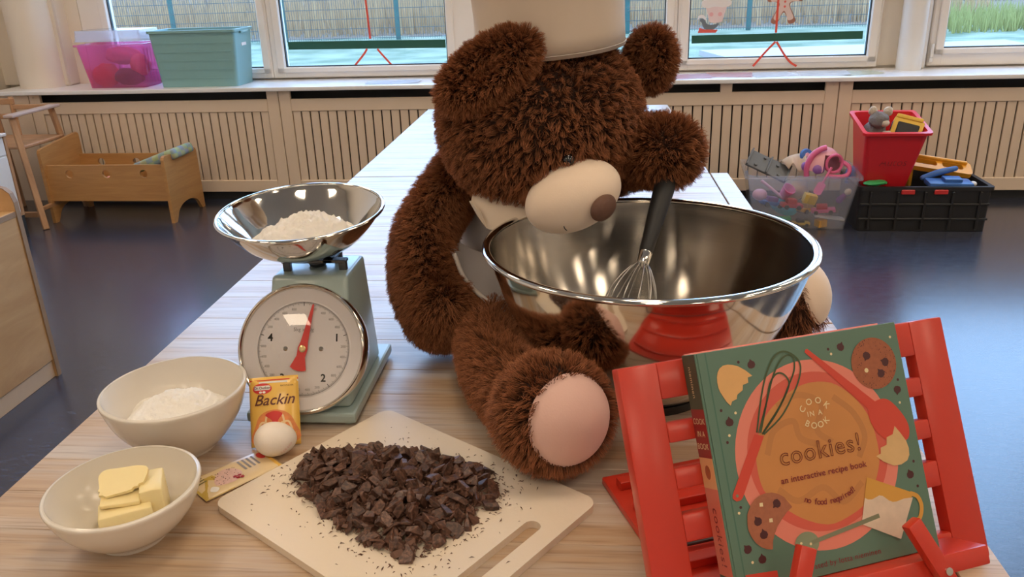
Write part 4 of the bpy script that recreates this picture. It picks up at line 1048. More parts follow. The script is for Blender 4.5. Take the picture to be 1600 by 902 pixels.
bpart('nose', ellipsoid(BM(), (.0290, 1.2215, .8580), (.0245, .013, .0190), nm, 32, 20), m_nose, muz)
bpart('mouth_stitch', tube(BM(), [(-.0330, 1.2185, .8340), (-.0300, 1.2175, .8265), (-.0270, 1.2205, .8225)], .0008, 6), m_black, muz)
bpart('eye', ellipsoid(BM(), (-.0245, 1.262, .9235), (.0108, .0108, .0108), None, 24, 16), m_eye)
bpart('eye', ellipsoid(BM(), (.092, 1.390, .925), (.0095, .0095, .0095), None, 24, 16), m_eye)
# --- ears: flattened cushions with a hollow front
def ear(c, r, rot, seed, n):
    bm = BM(); t = BM(); bmesh.ops.create_uvsphere(t, u_segments=40, v_segments=24, radius=1)
    for v in t.verts:
        x, y, z = v.co
        if y < 0: v.co.y = y * (.35 + .75 * min(1, (x * x + z * z) ** .5 + .1)) if (x * x + z * z) < .8 else y
    bmesh.ops.scale(t, vec=r, verts=t.verts); merge(bm, t, Matrix.Translation(c) @ rot)
    e = bpart('ear', bm, m_skin); add_fur(e, n, .017, seed, None, flow=(0, 0, -.6), flowk=.3, clump=.55); return e
ear((-.147, 1.290, 1.056), (.086, .034, .041), rotm(y=math.radians(-33), x=-.30), 21, 19000)
ear((.112, 1.47, 1.049), (.038, .028, .049), rotm(y=.15, z=-.3), 22, 11000)
# --- torso
torso = bpart('torso', limb(BM(), [(-.095, 1.535, .705), (-.09, 1.525, .76), (-.085, 1.50, .83)], [.122, .122, .105], 40), m_skin)
add_fur(torso, 9000, .018, 31, lambda P, Nn: ~((P[:, 1] < 1.52) & (P[:, 2] < .88)), flow=(0, 0, -1), flowk=.4)
# --- arms
armA = bpart('arm', limb(BM(), [(-.222, 1.465, .860), (-.280, 1.395, .772), (-.277, 1.330, .700), (-.244, 1.280, .658)], [.042, .045, .050, .054]), m_skin)
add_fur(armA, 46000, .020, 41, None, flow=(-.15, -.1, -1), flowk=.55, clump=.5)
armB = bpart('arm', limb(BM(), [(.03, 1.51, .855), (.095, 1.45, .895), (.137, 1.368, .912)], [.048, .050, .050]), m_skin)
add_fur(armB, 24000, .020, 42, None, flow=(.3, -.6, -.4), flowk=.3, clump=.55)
# --- legs with foot pads
def leg(pts, rads, fc_, fr_, padn, seed, n):
    bm = BM(); limb(bm, pts, rads); ellipsoid(bm, fc_, (fr_, fr_, fr_), None, 36, 24)
    o = bpart('leg', bm, m_skin)
    pn_ = Vector(padn).normalized(); F = np.array(fc_); pnn = np.array(pn_)
    def mk(P, Nn):
        d = P - F; l = np.linalg.norm(d, axis=1); ca = (d @ pnn) / (l + 1e-9)
        ok = ~((l < fr_ * 1.06) & (ca > math.cos(math.radians(51)))); ok &= ~((l < fr_ * .985)); return ok & (P[:, 2] > T + .004)
    add_fur(o, n, .019, seed, mk, flow=(-.1, .2, -.8), flowk=.4, clump=.5)
    bm = BM(); cap = [(fr_ * 1.09 * math.sin(math.radians(a)), fr_ * (1.05 * math.cos(math.radians(a)) - (.035 if a > 50 else 0))) for a in (53, 51, 49, 45, 40, 32, 24, 16, 8)] + [(0, fr_ * 1.05)]
    q = Vector((0, 0, 1)).rotation_difference(pn_).to_matrix().to_4x4()
    lathe(bm, cap, 48, Matrix.Translation(fc_) @ q); bpart('foot_pad', bm, m_pad if seed == 51 else m_plush, o)
    return o
leg([(-.11, 1.40, .622), (-.160, 1.285, .629), (-.130, 1.12, .634), (-.074, 1.0, .645)], [.034, .041, .047, .052], (-.041, .936, .664), .069, (.55, -.80, .22), 51, 42000)
leg([(.02, 1.55, .655), (.20, 1.53, .650), (.315, 1.43, .652)], [.062, .060, .055], (.347, 1.345, .664), .068, (.84, -.34, .38), 52, 16000)

# ------------------------------------------------------------------ hat and clothes
m_cloth = M('cream_cotton', (0.72, 0.60, 0.48), 0.9, var=.04, scale=8, bump=.12, bscale=12, sheen=.2)
m_grey = M('grey_cotton', (0.44, 0.40, 0.39), 0.9, var=.05, scale=20, bump=.1, bscale=18, sheen=.2)
m_piping = M('pale_piping', (0.74, 0.67, 0.62), 0.8)
hat = thing('chef_hat', 'cream cotton chef hat on the bear\'s head', 'hat', mw=HATM)
def cloth_lathe(prof, amp, k, seed, n=72):
    bm = BM(); rings = []
    for r, z in prof:
        rings.append([bm.verts.new((r * (1 + amp * min(1, max(0, (z - .04) / .1)) * math.sin(k * a + seed + 3 * math.sin(a * 2))) * math.cos(a), r * (1 + amp * min(1, max(0, (z - .04) / .1)) * math.sin(k * a + seed + 3 * math.sin(a * 2))) * math.sin(a), z)) for a in [2 * PI * i / n for i in range(n)]])
    for a, c in zip(rings[:-1], rings[1:]):
        for i in range(n): bm.faces.new((a[i], a[(i + 1) % n], c[(i + 1) % n], c[i]))
    return bm
o = obj('band', cloth_lathe([(.118, .001), (.122, 0), (.1225, .03), (.1225, .06), (.1235, .09), (.1255, .12)], .014, 5, 1), m_cloth, hat, smooth=True)
o = obj('crown', cloth_lathe([(.124, .115), (.140, .125), (.158, .145), (.165, .170), (.155, .200), (.125, .222), (.07, .235), (.012, .238), (.0005, .238)], .05, 9, 0), m_cloth, hat, smooth=True)
bm = cloth_lathe([(.1230, .0055), (.1238, .0060), (.1230, .0066)], 0, 1, 0); obj('hem_stitch', bm, m_piping, hat)
apron = thing('apron', 'grey cotton apron with pale piping on the bear\'s chest', 'apron', BB)
def sheet(rows, n=22, thick=.003):
    """cloth patch lofted through rows of 3-D points, with real thickness"""
    g = [spline(r, n) for r in rows]; m = len(g); cols = [spline([g[j][i] for j in range(m)], 14) for i in range(n)]
    bm = BM(); vv = [[bm.verts.new(p) for p in c] for c in cols]
    for i in range(n - 1):
        for j in range(13): bm.faces.new((vv[i][j], vv[i + 1][j], vv[i + 1][j + 1], vv[i][j + 1]))
    bmesh.ops.recalc_face_normals(bm, faces=bm.faces)
    bmesh.ops.solidify(bm, geom=bm.faces[:], thickness=thick)
    return bm
def arcrow(z, r, a0, a1, cx=-.095, cy=1.525, n=9): return [(cx + r * math.cos(math.radians(a0 + (a1 - a0) * i / (n - 1))), cy + r * math.sin(math.radians(a0 + (a1 - a0) * i / (n - 1))), z) for i in range(n)]
bm = sheet([arcrow(.862, .113, -165, -25), arcrow(.82, .126, -170, -20), arcrow(.76, .141, -172, -18), arcrow(.70, .145, -172, -18), arcrow(.645, .145, -170, -20)])
bpart('bib', bm, m_grey, apron, angle=50)
top_ = [(-.222, 1.385, .752), (-.200, 1.376, .742), (-.165, 1.374, .728), (-.120, 1.372, .702), (-.07, 1.372, .680)]
mid_ = [(-.232, 1.352, .750), (-.208, 1.328, .726), (-.168, 1.318, .698), (-.115, 1.305, .672), (-.070, 1.300, .650)]
low_ = [(-.224, 1.336, .746), (-.201, 1.305, .709), (-.157, 1.284, .674), (-.105, 1.270, .648), (-.068, 1.265, .629)]
bpart('skirt', sheet([top_, mid_, low_]), m_grey, apron, angle=50)
bpart('piping', tube(BM(), spline([Vector(p) + Vector((0, -.002, 0)) for p in low_], 30), .0042, 8), m_piping, apron)
collar = thing('neckerchief', 'cream cotton collar folded under the bear\'s chin', 'collar', BB)
bm = lathe(BM(), [(.098, -.012), (.112, -.016), (.116, -.004), (.108, .012), (.096, .014), (.094, .0), (.098, -.012)], 48, Matrix.Translation((-.088, 1.485, .862)) @ rotm(x=.22))
bpart('neck_band', bm, m_cloth, collar)
flap = sheet([[(-.182, 1.378, .872), (-.150, 1.355, .866), (-.118, 1.340, .862), (-.080, 1.335, .852)], [(-.184, 1.362, .860), (-.158, 1.338, .842), (-.122, 1.328, .842), (-.082, 1.325, .842)], [(-.187, 1.350, .849), (-.158, 1.325, .809), (-.128, 1.318, .816), (-.088, 1.315, .830)]], thick=.004)
bmesh.ops.translate(flap, vec=(-.003, -.016, -.009), verts=flap.verts)
bpart('collar_point', flap, m_cloth, collar, angle=50)
bm = sheet([[(-.187, 1.349, .851), (-.178, 1.340, .838)], [(-.176, 1.332, .846), (-.168, 1.328, .826)], [(-.168, 1.326, .838), (-.157, 1.322, .812)]], thick=.003)
bmesh.ops.translate(bm, vec=(-.003, -.019, -.009), verts=bm.verts)
bpart('fold', bm, m_cloth, collar, angle=50)

# ------------------------------------------------------------------ outdoors
mg, N, L, b = nodes_of('frosty_grass')
ge = N.new('ShaderNodeNewGeometry')
n1 = N.new('ShaderNodeTexNoise'); n1.inputs['Scale'].default_value = 1.3; n1.inputs['Detail'].default_value = 8; L.new(ge.outputs['Position'], n1.inputs['Vector'])
rp = N.new('ShaderNodeValToRGB'); rp.color_ramp.elements[0].position = .35; rp.color_ramp.elements[0].color = (0.085, 0.12, 0.062, 1); rp.color_ramp.elements[1].position = .62; rp.color_ramp.elements[1].color = (0.22, 0.24, 0.16, 1)
L.new(n1.outputs[0], rp.inputs[0]); L.new(rp.outputs[0], b.inputs['Base Color']); b.inputs['Roughness'].default_value = .9
m_bank = M('dry_bank', (0.15, 0.10, 0.065), .95, var=.5, scale=1.2, bump=.5, bscale=4)
m_path = M('pale_path', (0.36, 0.31, 0.29), .8, var=.15, scale=.8)
def ground(name, x0, x1, y0, y1, mat, hf, n=40, **k):
    bm = BM(); vv = [[bm.verts.new((x0 + (x1 - x0) * i / n, y0 + (y1 - y0) * j / n, hf(x0 + (x1 - x0) * i / n, y0 + (y1 - y0) * j / n))) for j in range(n + 1)] for i in range(n + 1)]
    for i in range(n):
        for j in range(n): bm.faces.new((vv[i][j], vv[i + 1][j], vv[i + 1][j + 1], vv[i][j + 1]))
    return obj(name, bm, mat, smooth=True, **k)
from mathutils import noise as mn
ground('lawn', -22, 22, 5.4, 19.2, mg, lambda x, y: -.12 + .05 * mn.noise(Vector((x * .5, y * .5, 0))), kind='structure')
ground('far_bank', -60, 60, 19.0, 75, m_bank, lambda x, y: -.12 + .05 * mn.noise(Vector((x * .3, y * .3, 5))) + .010 * (y - 19), kind='structure')
bm = BM()
pa = [(1.8, 13.6), (6.6, 14.1), (6.6, 12.2), (2.2, 11.6)]
vv = [bm.verts.new((x, y, -.060)) for x, y in reversed(pa)]; vl = [bm.verts.new((x, y, -.16)) for x, y in reversed(pa)]
bm.faces.new(vv)
for i in range(4): bm.faces.new((vv[i], vl[i], vl[(i + 1) % 4], vv[(i + 1) % 4]))
bmesh.ops.recalc_face_normals(bm, faces=bm.faces); obj('footpath', bm, m_path, kind='structure')
# dry reeds beyond the fence
m_reed = M('dry_reed', (0.42, 0.26, 0.13), .9, var=.55, scale=1.6)
m_reed2 = M('grey_twigs', (0.20, 0.145, 0.11), .9, var=.5, scale=1.6)
def reeds(name, label, n, x0, x1, y0, y1, h0, h1, w, mat, seed):
    r = random.Random(seed); V = []; F = []
    for k in range(n):
        x, y = r.uniform(x0, x1), r.uniform(y0, y1); h = r.uniform(h0, h1); z = -.15 + max(0, .010 * (y - 19)); ww = w * r.uniform(.6, 1.4); lx, ly = r.gauss(0, .10) * h, r.gauss(0, .08) * h; i = len(V)
        for q in range(3): a = 2.1 * q; V.append((x + ww * math.cos(a), y + ww * math.sin(a), z))
        V.append((x + lx, y + ly, z + h)); F += [(i, i + 1, i + 3), (i + 1, i + 2, i + 3), (i + 2, i, i + 3)]
    me = bpy.data.meshes.new(name); me.from_pydata(V, [], F); me.materials.append(mat)
    o = bpy.data.objects.new(name, me); COL.objects.link(o); tag(o, label, 'reeds', None, 'stuff')
reeds('dry_reeds', 'tan dry reeds standing beyond the garden fence', 5200, -14, 9, 19.6, 25.4, .5, 1.3, .020, m_reed, 1)
reeds('bare_twigs', 'grey bare twigs growing among and behind the reeds', 4200, -18, 22, 25.8, 36, .5, 1.5, .022, m_reed2, 2)
m_tuft = M('meadow_grass', (0.28, 0.27, 0.08), .9, var=.4, scale=2)
reeds('grass_tufts', 'long yellow green grass on the verge outside the right window', 3200, 6.4, 14, 16.4, 19.5, .2, .55, .016, m_tuft, 3)
m_fence = M('fence_green', (0.02, 0.095, 0.085), .5); m_wire = M('fence_wire', (0.055, 0.075, 0.075), .5)
FY = 18.3
fence = thing('garden_fence', 'green wire mesh fence outside beyond the lawn', 'fence', (0, FY, -.12))
for px_ in (-11.5, -9.0, -6.5, -4.0, -1.6, .9, 3.4, 5.9):
    obj('fence_post', box2(BM(), (px_ - .045, -.03, 0), (px_ + .045, .03, 2.1), .005), m_fence, fence)
bm = BM()
for k in range(348): x = -11.5 + k * .05; box2(bm, (x - .0035, -.034, .02), (x + .0035, -.028, 2.03))
obj('upright_wires', bm, m_wire, fence, kind='stuff')
bm = BM()
for k in range(11): box2(bm, (-11.5, -.042, .05 + .2 * k), (5.9, -.034, .062 + .2 * k))
obj('cross_wires', bm, m_wire, fence, kind='stuff')
m_bark = M('bark', (0.22, 0.15, 0.07), .9, var=.35, scale=6, bump=.4, bscale=12)
tr = thing('young_tree', 'leaning pale tree trunk outside the right window', 'tree', (8.75, 17.9, -.1))
obj('trunk', tube(BM(), spline([(0, 0, 0), (.28, 0, .9), (.50, .1, 2.0), (.9, .1, 3.6)], 16), [.11 - .004 * k for k in range(16)], 12), m_bark, tr, smooth=True)
for k, (z0, dx, dz) in enumerate(((1.8, -.9, 1.3), (2.3, 1.0, 1.2), (2.9, -.8, 1.0))): obj('branch', tube(BM(), spline([(.45 + .1 * k, .1, z0), (.45 + dx * .5, .1, z0 + dz * .6), (.45 + dx, .2, z0 + dz)], 8), [.045, .04, .036, .03, .026, .02, .015, .01], 8), m_bark, tr, smooth=True)

# ------------------------------------------------------------------ decorations stuck on the panes (window-wall coordinates)
YP = .316
m_paperg = M('green_paper', (0.014, 0.095, 0.062), .7, var=.06); m_tape = M('red_tape', (0.72, 0.085, 0.05), .5)
wmat = Matrix.Translation(WO) @ Matrix.Rotation(WA, 4, 'Z')
vmat = Matrix(((1, 0, 0, 0), (0, 0, -1, YP), (0, 1, 0, 0), (0, 0, 0, 1)))      # 2-D (x, z) on the pane, facing the room
def onpane(name, bm, mat, label=None, cat=None, group=None, parent=None, lift=0.0):
    if parent is None:
        return obj(name, bm, mat, mw=wmat @ vmat @ Matrix.Translation((0, 0, lift)), label=label, cat=cat, group=group)
    return obj(name, bm, mat, parent, mw=Matrix.Translation((0, 0, lift)))
onpane('paper_strip', plate(BM(), [[(-1.717, .813), (-.792, .804), (-.792, .849), (-1.717, .857)]], 0, .0012), m_paperg, 'dark green paper strip across the window left of the bear', 'paper strip', 'paper strips on the windows')
onpane('paper_strip', plate(BM(), [[(.574, .796), (1.470, .800), (1.469, .841), (.573, .838)]], 0, .0012), m_paperg, 'dark green paper strip across the window above the clear toy box', 'paper strip', 'paper strips on the windows')
def ribbon(pts, label, lift=.0016): 
    bm = stroke(BM(), pts, .011, 0, 0, 10); r_ = bmesh.ops.extrude_face_region(bm, geom=bm.faces[:]); bmesh.ops.translate(bm, vec=(0, 0, .0012), verts=[e for e in r_['geom'] if isinstance(e, bmesh.types.BMVert)])
    bmesh.ops.recalc_face_normals(bm, faces=bm.faces); onpane('red_ribbon', bm, m_tape, label, 'ribbon', 'red ribbons on the windows', lift=lift)
ribbon([(-1.262, 1.55), (-1.245, 1.20), (-1.233, 1.07), (-1.226, .862)], 'upright red ribbon above the green strip, window left of the bear')
ribbon([(-1.250, .808), (-1.275, .775), (-1.341, .706)], 'red ribbon slanting down left, under the left green strip')
ribbon([(-1.190, .806), (-1.165, .775), (-1.110, .711)], 'red ribbon slanting down right, under the left green strip')
ribbon([(1.030, 1.55), (1.020, 1.2), (1.017, 1.01), (1.018, .842)], 'upright red ribbon above the green strip, window right of the bear')
ribbon([(1.014, .798), (.965, .745), (.905, .672)], 'red ribbon slanting down left, under the right green strip', .03)
ribbon([(1.020, .798), (1.062, .735), (1.100, .690), (1.135, .668)], 'red ribbon slanting down right, under the right green strip', .03)
m_swhite = M('sticker_white', (0.80, 0.76, 0.76), .5); m_spink = M('sticker_pink', (0.78, 0.42, 0.44), .5); m_sgrey = M('sticker_grey', (0.16, 0.19, 0.22), .5); m_sbrown = M('sticker_brown', (0.36, 0.16, 0.11), .5); m_sred = M('sticker_red', (0.72, 0.12, 0.10), .5)
def sticker(name, label): return thing(name, label, 'sticker', mw=wmat @ vmat)
s1 = sticker('cupcake_sticker', 'white and pink cupcake sticker on the window right of the bear')
obj('frosting', plate(BM(), [smooth_loop([(.625, .985), (.618, 1.008), (.632, 1.025), (.640, 1.055), (.665, 1.072), (.690, 1.085), (.715, 1.072), (.745, 1.055), (.752, 1.025), (.775, 1.010), (.768, .988), (.735, .980), (.690, .984), (.655, .978)])], 0, .0008), m_swhite, s1)
obj('paper_case', plate(BM(), [[(.640, .984), (.752, .984), (.730, .905), (.690, .900), (.664, .906)]], 0, .0007), M('sticker_pale_pink', (0.78, 0.62, 0.62), .5), s1)
for x in (.672, .718): obj('cheek', plate(BM(), [circ(x, .945, .011, n=14)], .0008, .0011), m_spink, s1)
obj('cherry', plate(BM(), [circ(.690, 1.080, .022, n=18)], .0008, .0012), m_spink, s1)
s2 = sticker('bird_sticker', 'small grey and red bird sticker below the cupcake sticker')
obj('bird_body', plate(BM(), [smooth_loop([(.612, .915), (.625, .925), (.640, .915), (.655, .895), (.690, .892), (.712, .900), (.705, .880), (.680, .866), (.650, .866), (.632, .880), (.626, .900)])], 0, .0008), m_sgrey, s2)
obj('bird_head', plate(BM(), [smooth_loop([(.600, .918), (.605, .938), (.622, .945), (.640, .935), (.645, .915), (.630, .925), (.615, .928)])], .0008, .0013), m_swhite, s2)
obj('bird_sledge', plate(BM(), [[(.605, .850), (.700, .850), (.712, .866), (.640, .868), (.612, .878)]], 0, .001), m_sred, s2)
s3 = sticker('gingerbread_sticker', 'brown gingerbread figure sticker beside the upright red ribbon')
g_ = [(1.020, .985), (1.000, 1.000), (.968, 1.000), (.958, 1.020), (.972, 1.038), (1.010, 1.035), (1.005, 1.060), (1.015, 1.100), (1.055, 1.115), (1.090, 1.100), (1.100, 1.060), (1.092, 1.035), (1.130, 1.038), (1.148, 1.020), (1.138, 1.000), (1.100, 1.000), (1.080, .985), (1.095, .945), (1.115, .905), (1.100, .888), (1.078, .890), (1.066, .925), (1.050, .945), (1.034, .925), (1.020, .892), (.998, .888), (.986, .905), (1.005, .945)]
obj('figure', plate(BM(), [smooth_loop(g_, 3)], 0, .0008), m_sbrown, s3)
c_ = (1.053, 1.0)
obj('icing_edge', plate(BM(), [smooth_loop([(c_[0] + (x - c_[0]) * .80, c_[1] + (y - c_[1]) * .84) for x, y in g_], 3)], .0008, .0011), M('sticker_icing', (0.72, 0.55, 0.50), .5), s3)
for y in (.975, 1.0): obj('button', plate(BM(), [circ(1.053, y, .006, n=12)], .0011, .0014), m_sred, s3)
s4 = sticker('star_sticker', 'small pale and blue window sticker behind the turquoise box')
obj('backing', plate(BM(), [smooth_loop([(-1.868, .84), (-1.835, .84), (-1.832, .95), (-1.845, .99), (-1.862, .95)])], 0, .0008), M('sticker_ice', (0.60, 0.72, 0.78), .5), s4)
obj('figure', plate(BM(), [circ(-1.850, .862, .012, .014)], .0008, .0012), M('sticker_blue', (0.05, 0.12, 0.30), .5), s4)

# ------------------------------------------------------------------ papers on the sill
SZ = .6455
def paper(x, y, w, d, rz, col, label, curl=.004):
    bm = BM(); n = 10
    for i in range(n + 1):
        q = i / n; z = curl * (abs(q - .5) * 2) ** 3 * (1 if q > .5 else .35)
        bm.verts.new((w * (q - .5), -d / 2, z)); bm.verts.new((w * (q - .5), d / 2, z + curl * .6 * math.sin(PI * q)))
    bm.verts.ensure_lookup_table()
    for i in range(n): bm.faces.new([bm.verts[k] for k in (2 * i, 2 * i + 2, 2 * i + 3, 2 * i + 1)])
    bmesh.ops.solidify(bm, geom=bm.faces[:], thickness=.0006)
    o = obj('craft_paper', bm, M('paper_%d' % int(1000 * col[0] + 100 * col[1] + 10 * col[2]), col, .35, var=.18, scale=25), loc=W(x, y, SZ + .0012), rot=(0, 0, WA + rz), smooth=True, angle=40, label=label, cat='paper', group='papers on the window sill')
paper(.55, .10, .22, .16, .1, (.82, .56, .62), 'pink craft paper on the sill nearest the bear')
paper(.76, .14, .24, .17, -.15, (.82, .48, .46), 'red patterned craft paper on the sill under the cupcake sticker')
paper(.98, .12, .22, .17, .2, (.86, .84, .84), 'white printed craft paper below the red ribbon ends')
paper(1.24, .13, .25, .18, -.1, (.86, .80, .76), 'cream craft paper with pink print on the sill', .006)
paper(1.42, .12, .20, .15, .25, (.80, .77, .60), 'pale yellow craft paper beside the white pipe')
paper(-1.05, .08, .30, .12, .05, (.78, .79, .84), 'white sheet lying on the sill left of the bear', .006)

# ------------------------------------------------------------------ boxes on the sill
def wthing(name, label, cat, x, y, z, rz=0, group=None): return thing(name, label, cat, W(x, y, z), WA + rz, group)
def tub(bm, w, d, h, taper, th=.004, rim=.012, rimh=.012):
    """open box: outer frustum, inner frustum and a turned-out rim (origin at base centre)"""
    def ringv(a, c, z, r=.02): return [(x, y, z) for x, y in rrect(-a / 2, -c / 2, a / 2, c / 2, r, 4)]
    seq = [ringv(w * taper, d * taper, 0), ringv(w, d, h - rimh), ringv(w + rim * 2, d + rim * 2, h - rimh), ringv(w + rim * 2, d + rim * 2, h), ringv(w - th * 2, d - th * 2, h), ringv(w * taper - th * 2, d * taper - th * 2, th)]
    L_ = [[bm.verts.new(p) for p in s] for s in seq]
    for a, c in zip(L_[:-1], L_[1:]):
        for i in range(len(a)): bm.faces.new((a[i], a[(i + 1) % len(a)], c[(i + 1) % len(a)], c[i]))
    bm.faces.new(list(reversed(L_[0]))); bm.faces.new(L_[-1])
    bmesh.ops.recalc_face_normals(bm, faces=bm.faces); return bm
m_teal = M('turquoise_plastic', (0.22, 0.42, 0.44), .38, var=.03)
tb = wthing('storage_box', 'open turquoise plastic storage box on the window sill', 'storage box', -2.155, .150, .6455)
obj('shell', tub(BM(), .500, .24, .305, .90, rim=.008, rimh=.014), m_teal, tb)
for k in range(5):
    z = .045 + .047 * k; w_ = .500 * (.90 + .1 * z / .291)
    obj('moulded_rib', box2(BM(), (-w_ / 2 + .02, -.12 * (.90 + .1 * z / .291) - .0016, z), (w_ / 2 - .02, -.12 * (.90 + .1 * z / .291) + .002, z + .004)), m_teal, tb)
obj('price_label', box2(BM(), (.2415, -.03, .212), (.2465, .03, .228)), m_swhite, tb)
obj('handle', box2(BM(), (.2475, -.05, .280), (.262, .05, .292), .003), m_teal, tb)
m_pinkbox = clear_mat('pink_clear_plastic', (0.97, 0.58, 0.78), rough=.15, haze=.24, hazecol=(0.86, 0.36, 0.60))
m_clearlid = clear_mat('milky_clear_plastic', (0.95, 0.96, 0.98), rough=.1, haze=.30, hazecol=(0.88, 0.90, 0.94))
pb = wthing('storage_box', 'pink see-through storage box with milky lid on the window sill', 'storage box', -2.655, .150, .6455)
obj('shell', tub(BM(), .400, .22, .240, .84, th=.003, rim=.012, rimh=.010), m_pinkbox, pb)
bm = tub(BM(), .400, .225, .06, .97, th=.003, rim=.004, rimh=.006); bmesh.ops.transform(bm, matrix=Matrix.Translation((0, 0, .315)) @ rotm(x=PI), verts=bm.verts); bmesh.ops.recalc_face_normals(bm, faces=bm.faces)
obj('lid', bm, m_clearlid, pb)
for k in range(5): obj('moulded_rib', box2(BM(), (.185 + .0008 * k, -.08 + .032 * k, .02), (.191, -.072 + .032 * k, .215)), m_pinkbox, pb)
def lump(c, r, seed, amp=.25, n=24):
    bm = ellipsoid(BM(), (0, 0, 0), (1, 1, 1), None, n, n * 2 // 3)
    for v in bm.verts:
        v.co *= 1 + amp * mn.noise(v.co * 1.8 + Vector((seed, seed, seed))); v.co = Vector((v.co.x * r[0], v.co.y * r[1], v.co.z * r[2])) + Vector(c)
    return bm
for k, (x, y, z, r, col, lb) in enumerate(((-.095, -.02, .065, (.080, .055, .065), (.70, .05, .06), 'red cloth bundle at the left in the pink box'), (.045, -.03, .055, (.085, .050, .050), (.05, .015, .03), 'dark cloth bundle at the bottom of the pink box'), (.115, -.01, .120, (.055, .055, .06), (.72, .18, .10), 'orange red cloth at the right in the pink box'), (.0, .02, .170, (.10, .065, .050), (.62, .06, .10), 'red cloth on top inside the pink box'))):
    obj('cloth_bundle', lump((0, 0, 0), r, k * 3.1, .18), M('bundle_%d' % k, col, .9, var=.3, scale=30), loc=W(-2.655 + x, .150 + y, .6455 + z), smooth=True, label=lb, cat='cloth', group='things in the pink box')

# ------------------------------------------------------------------ doll cradle
cr = wthing('doll_cradle', 'wooden doll cradle with round holes in its side', 'doll cradle', -2.497, -.470, 0)
def endboard(h0, h1, d=.352):
    """end board with an arched cut-out between two feet; slanted rounded top edge"""
    out = [(0, 0), (.030, 0)]
    out += [(d / 2 - (d / 2 - .045) * math.cos(PI * k / 14), .085 * math.sin(PI * k / 14) ** .8) for k in range(1, 14)]
    out += [(d - .030, 0), (d, 0), (d, h1 - .02), (d - .006, h1 - .006), (d - .02, h1), (.02, h0), (.006, h0 - .006), (0, h0 - .02)]
    return out
emat = lambda x: Matrix(((0, 0, 1, x), (1, 0, 0, 0), (0, 1, 0, 0), (0, 0, 0, 1)))
for x, a, c in ((-.360, .400, .432), (.322, .358, .340)):
    bm = plate(BM(), [endboard(a, c)], 0, .018, emat(x)); obj('end_board', bm, m_beech, cr)
def sideboard(y):
    holes = [list(reversed(circ(x, .265, .022, n=20))) for x in (-.215, -.005, .205)]
    m = Matrix(((1, 0, 0, 0), (0, 0, -1, y), (0, 1, 0, 0), (0, 0, 0, 1)))
    return plate(BM(), [[(-.345, .118), (.325, .118), (.325, .312), (-.345, .312)]] + holes, 0, .014, m)
obj('side_board', sideboard(.032), m_beech, cr); obj('side_board', sideboard(.330), m_beech, cr)
obj('floor_board', box2(BM(), (-.345, .034, .125), (.325, .320, .137)), m_beech, cr)
mpl, N, L, b = nodes_of('checked_cotton')
tc = N.new('ShaderNodeTexCoord'); ck = N.new('ShaderNodeTexChecker'); ck.inputs['Scale'].default_value = 26; ck.inputs[1].default_value = (.30, .40, .16, 1); ck.inputs[2].default_value = (.17, .27, .33, 1)
L.new(tc.outputs['Object'], ck.inputs['Vector']); nz = N.new('ShaderNodeTexNoise'); nz.inputs['Scale'].default_value = 30; L.new(tc.outputs['Object'], nz.inputs['Vector'])
mx = N.new('ShaderNodeMix'); mx.data_type = 'RGBA'; mx.inputs[0].default_value = .3; L.new(ck.outputs[0], mx.inputs[6]); L.new(nz.outputs[1], mx.inputs[7]); L.new(mx.outputs[2], b.inputs['Base Color']); b.inputs['Roughness'].default_value = .9
bm = BM(); box(bm, (0, 0, 0), (.27, .21, .055), .020, None, 3)
obj('doll_mattress', bm, mpl, loc=W(-2.262, -.285, .315), rot=(0, -.33, WA), smooth=True, label='green and blue checked doll mattress propped in the cradle', cat='mattress')
obj('doll', lump((0, 0, 0), (.10, .05, .045), 4, .25), M('doll_pink', (.78, .36, .30), .7, var=.15), loc=W(-2.50, -.35, .183), smooth=True, label='pink doll lying in the cradle behind the middle hole', cat='doll')

# ------------------------------------------------------------------ doll high chair
hc = wthing('doll_high_chair', 'wooden doll high chair beside the cradle', 'high chair', -3.08, -.35, 0)
def hb(name, a, c, w, h, mat=None): obj(name, bar(BM(), a, c, w, h, .003), mat or m_beech2, hc)
for sx in (-1, 1):
    hb('leg', (sx * .262, -.235, 0), (sx * .155, -.150, .575), .030, .024); hb('leg', (sx * .200, .225, 0), (sx * .168, .150, .575), .030, .024)
    hb('arm_rest', (sx * .160, -.185, .584), (sx * .190, .165, .590), .060, .014, M('pale_wood', (.50, .38, .33), .5, var=.1))  # arm rests paler and greyer than the other chair parts
    hb('stretcher', (sx * .235, -.215, .10), (sx * .235, .215, .10), .014, .022)
obj('seat', box2(BM(), (-.185, -.165, .412), (.200, .165, .430), .004), m_beech2, hc)
hb('stretcher', (-.235, -.215, .075), (.235, -.215, .075), .016, .030)
for y in (.150,): 
    for x in (-.055, -.19): hb('back_post', (x, y, .43), (x - .01, y + .01, .640), .024, .030)
hb('back_rail', (-.21, .150, .615), (-.04, .150, .615), .014, .032); hb('back_rail', (-.21, .150, .535), (-.04, .150, .535), .014, .028); hb('back_rail', (-.06, .152, .585), (.16, .152, .585), .014, .026)

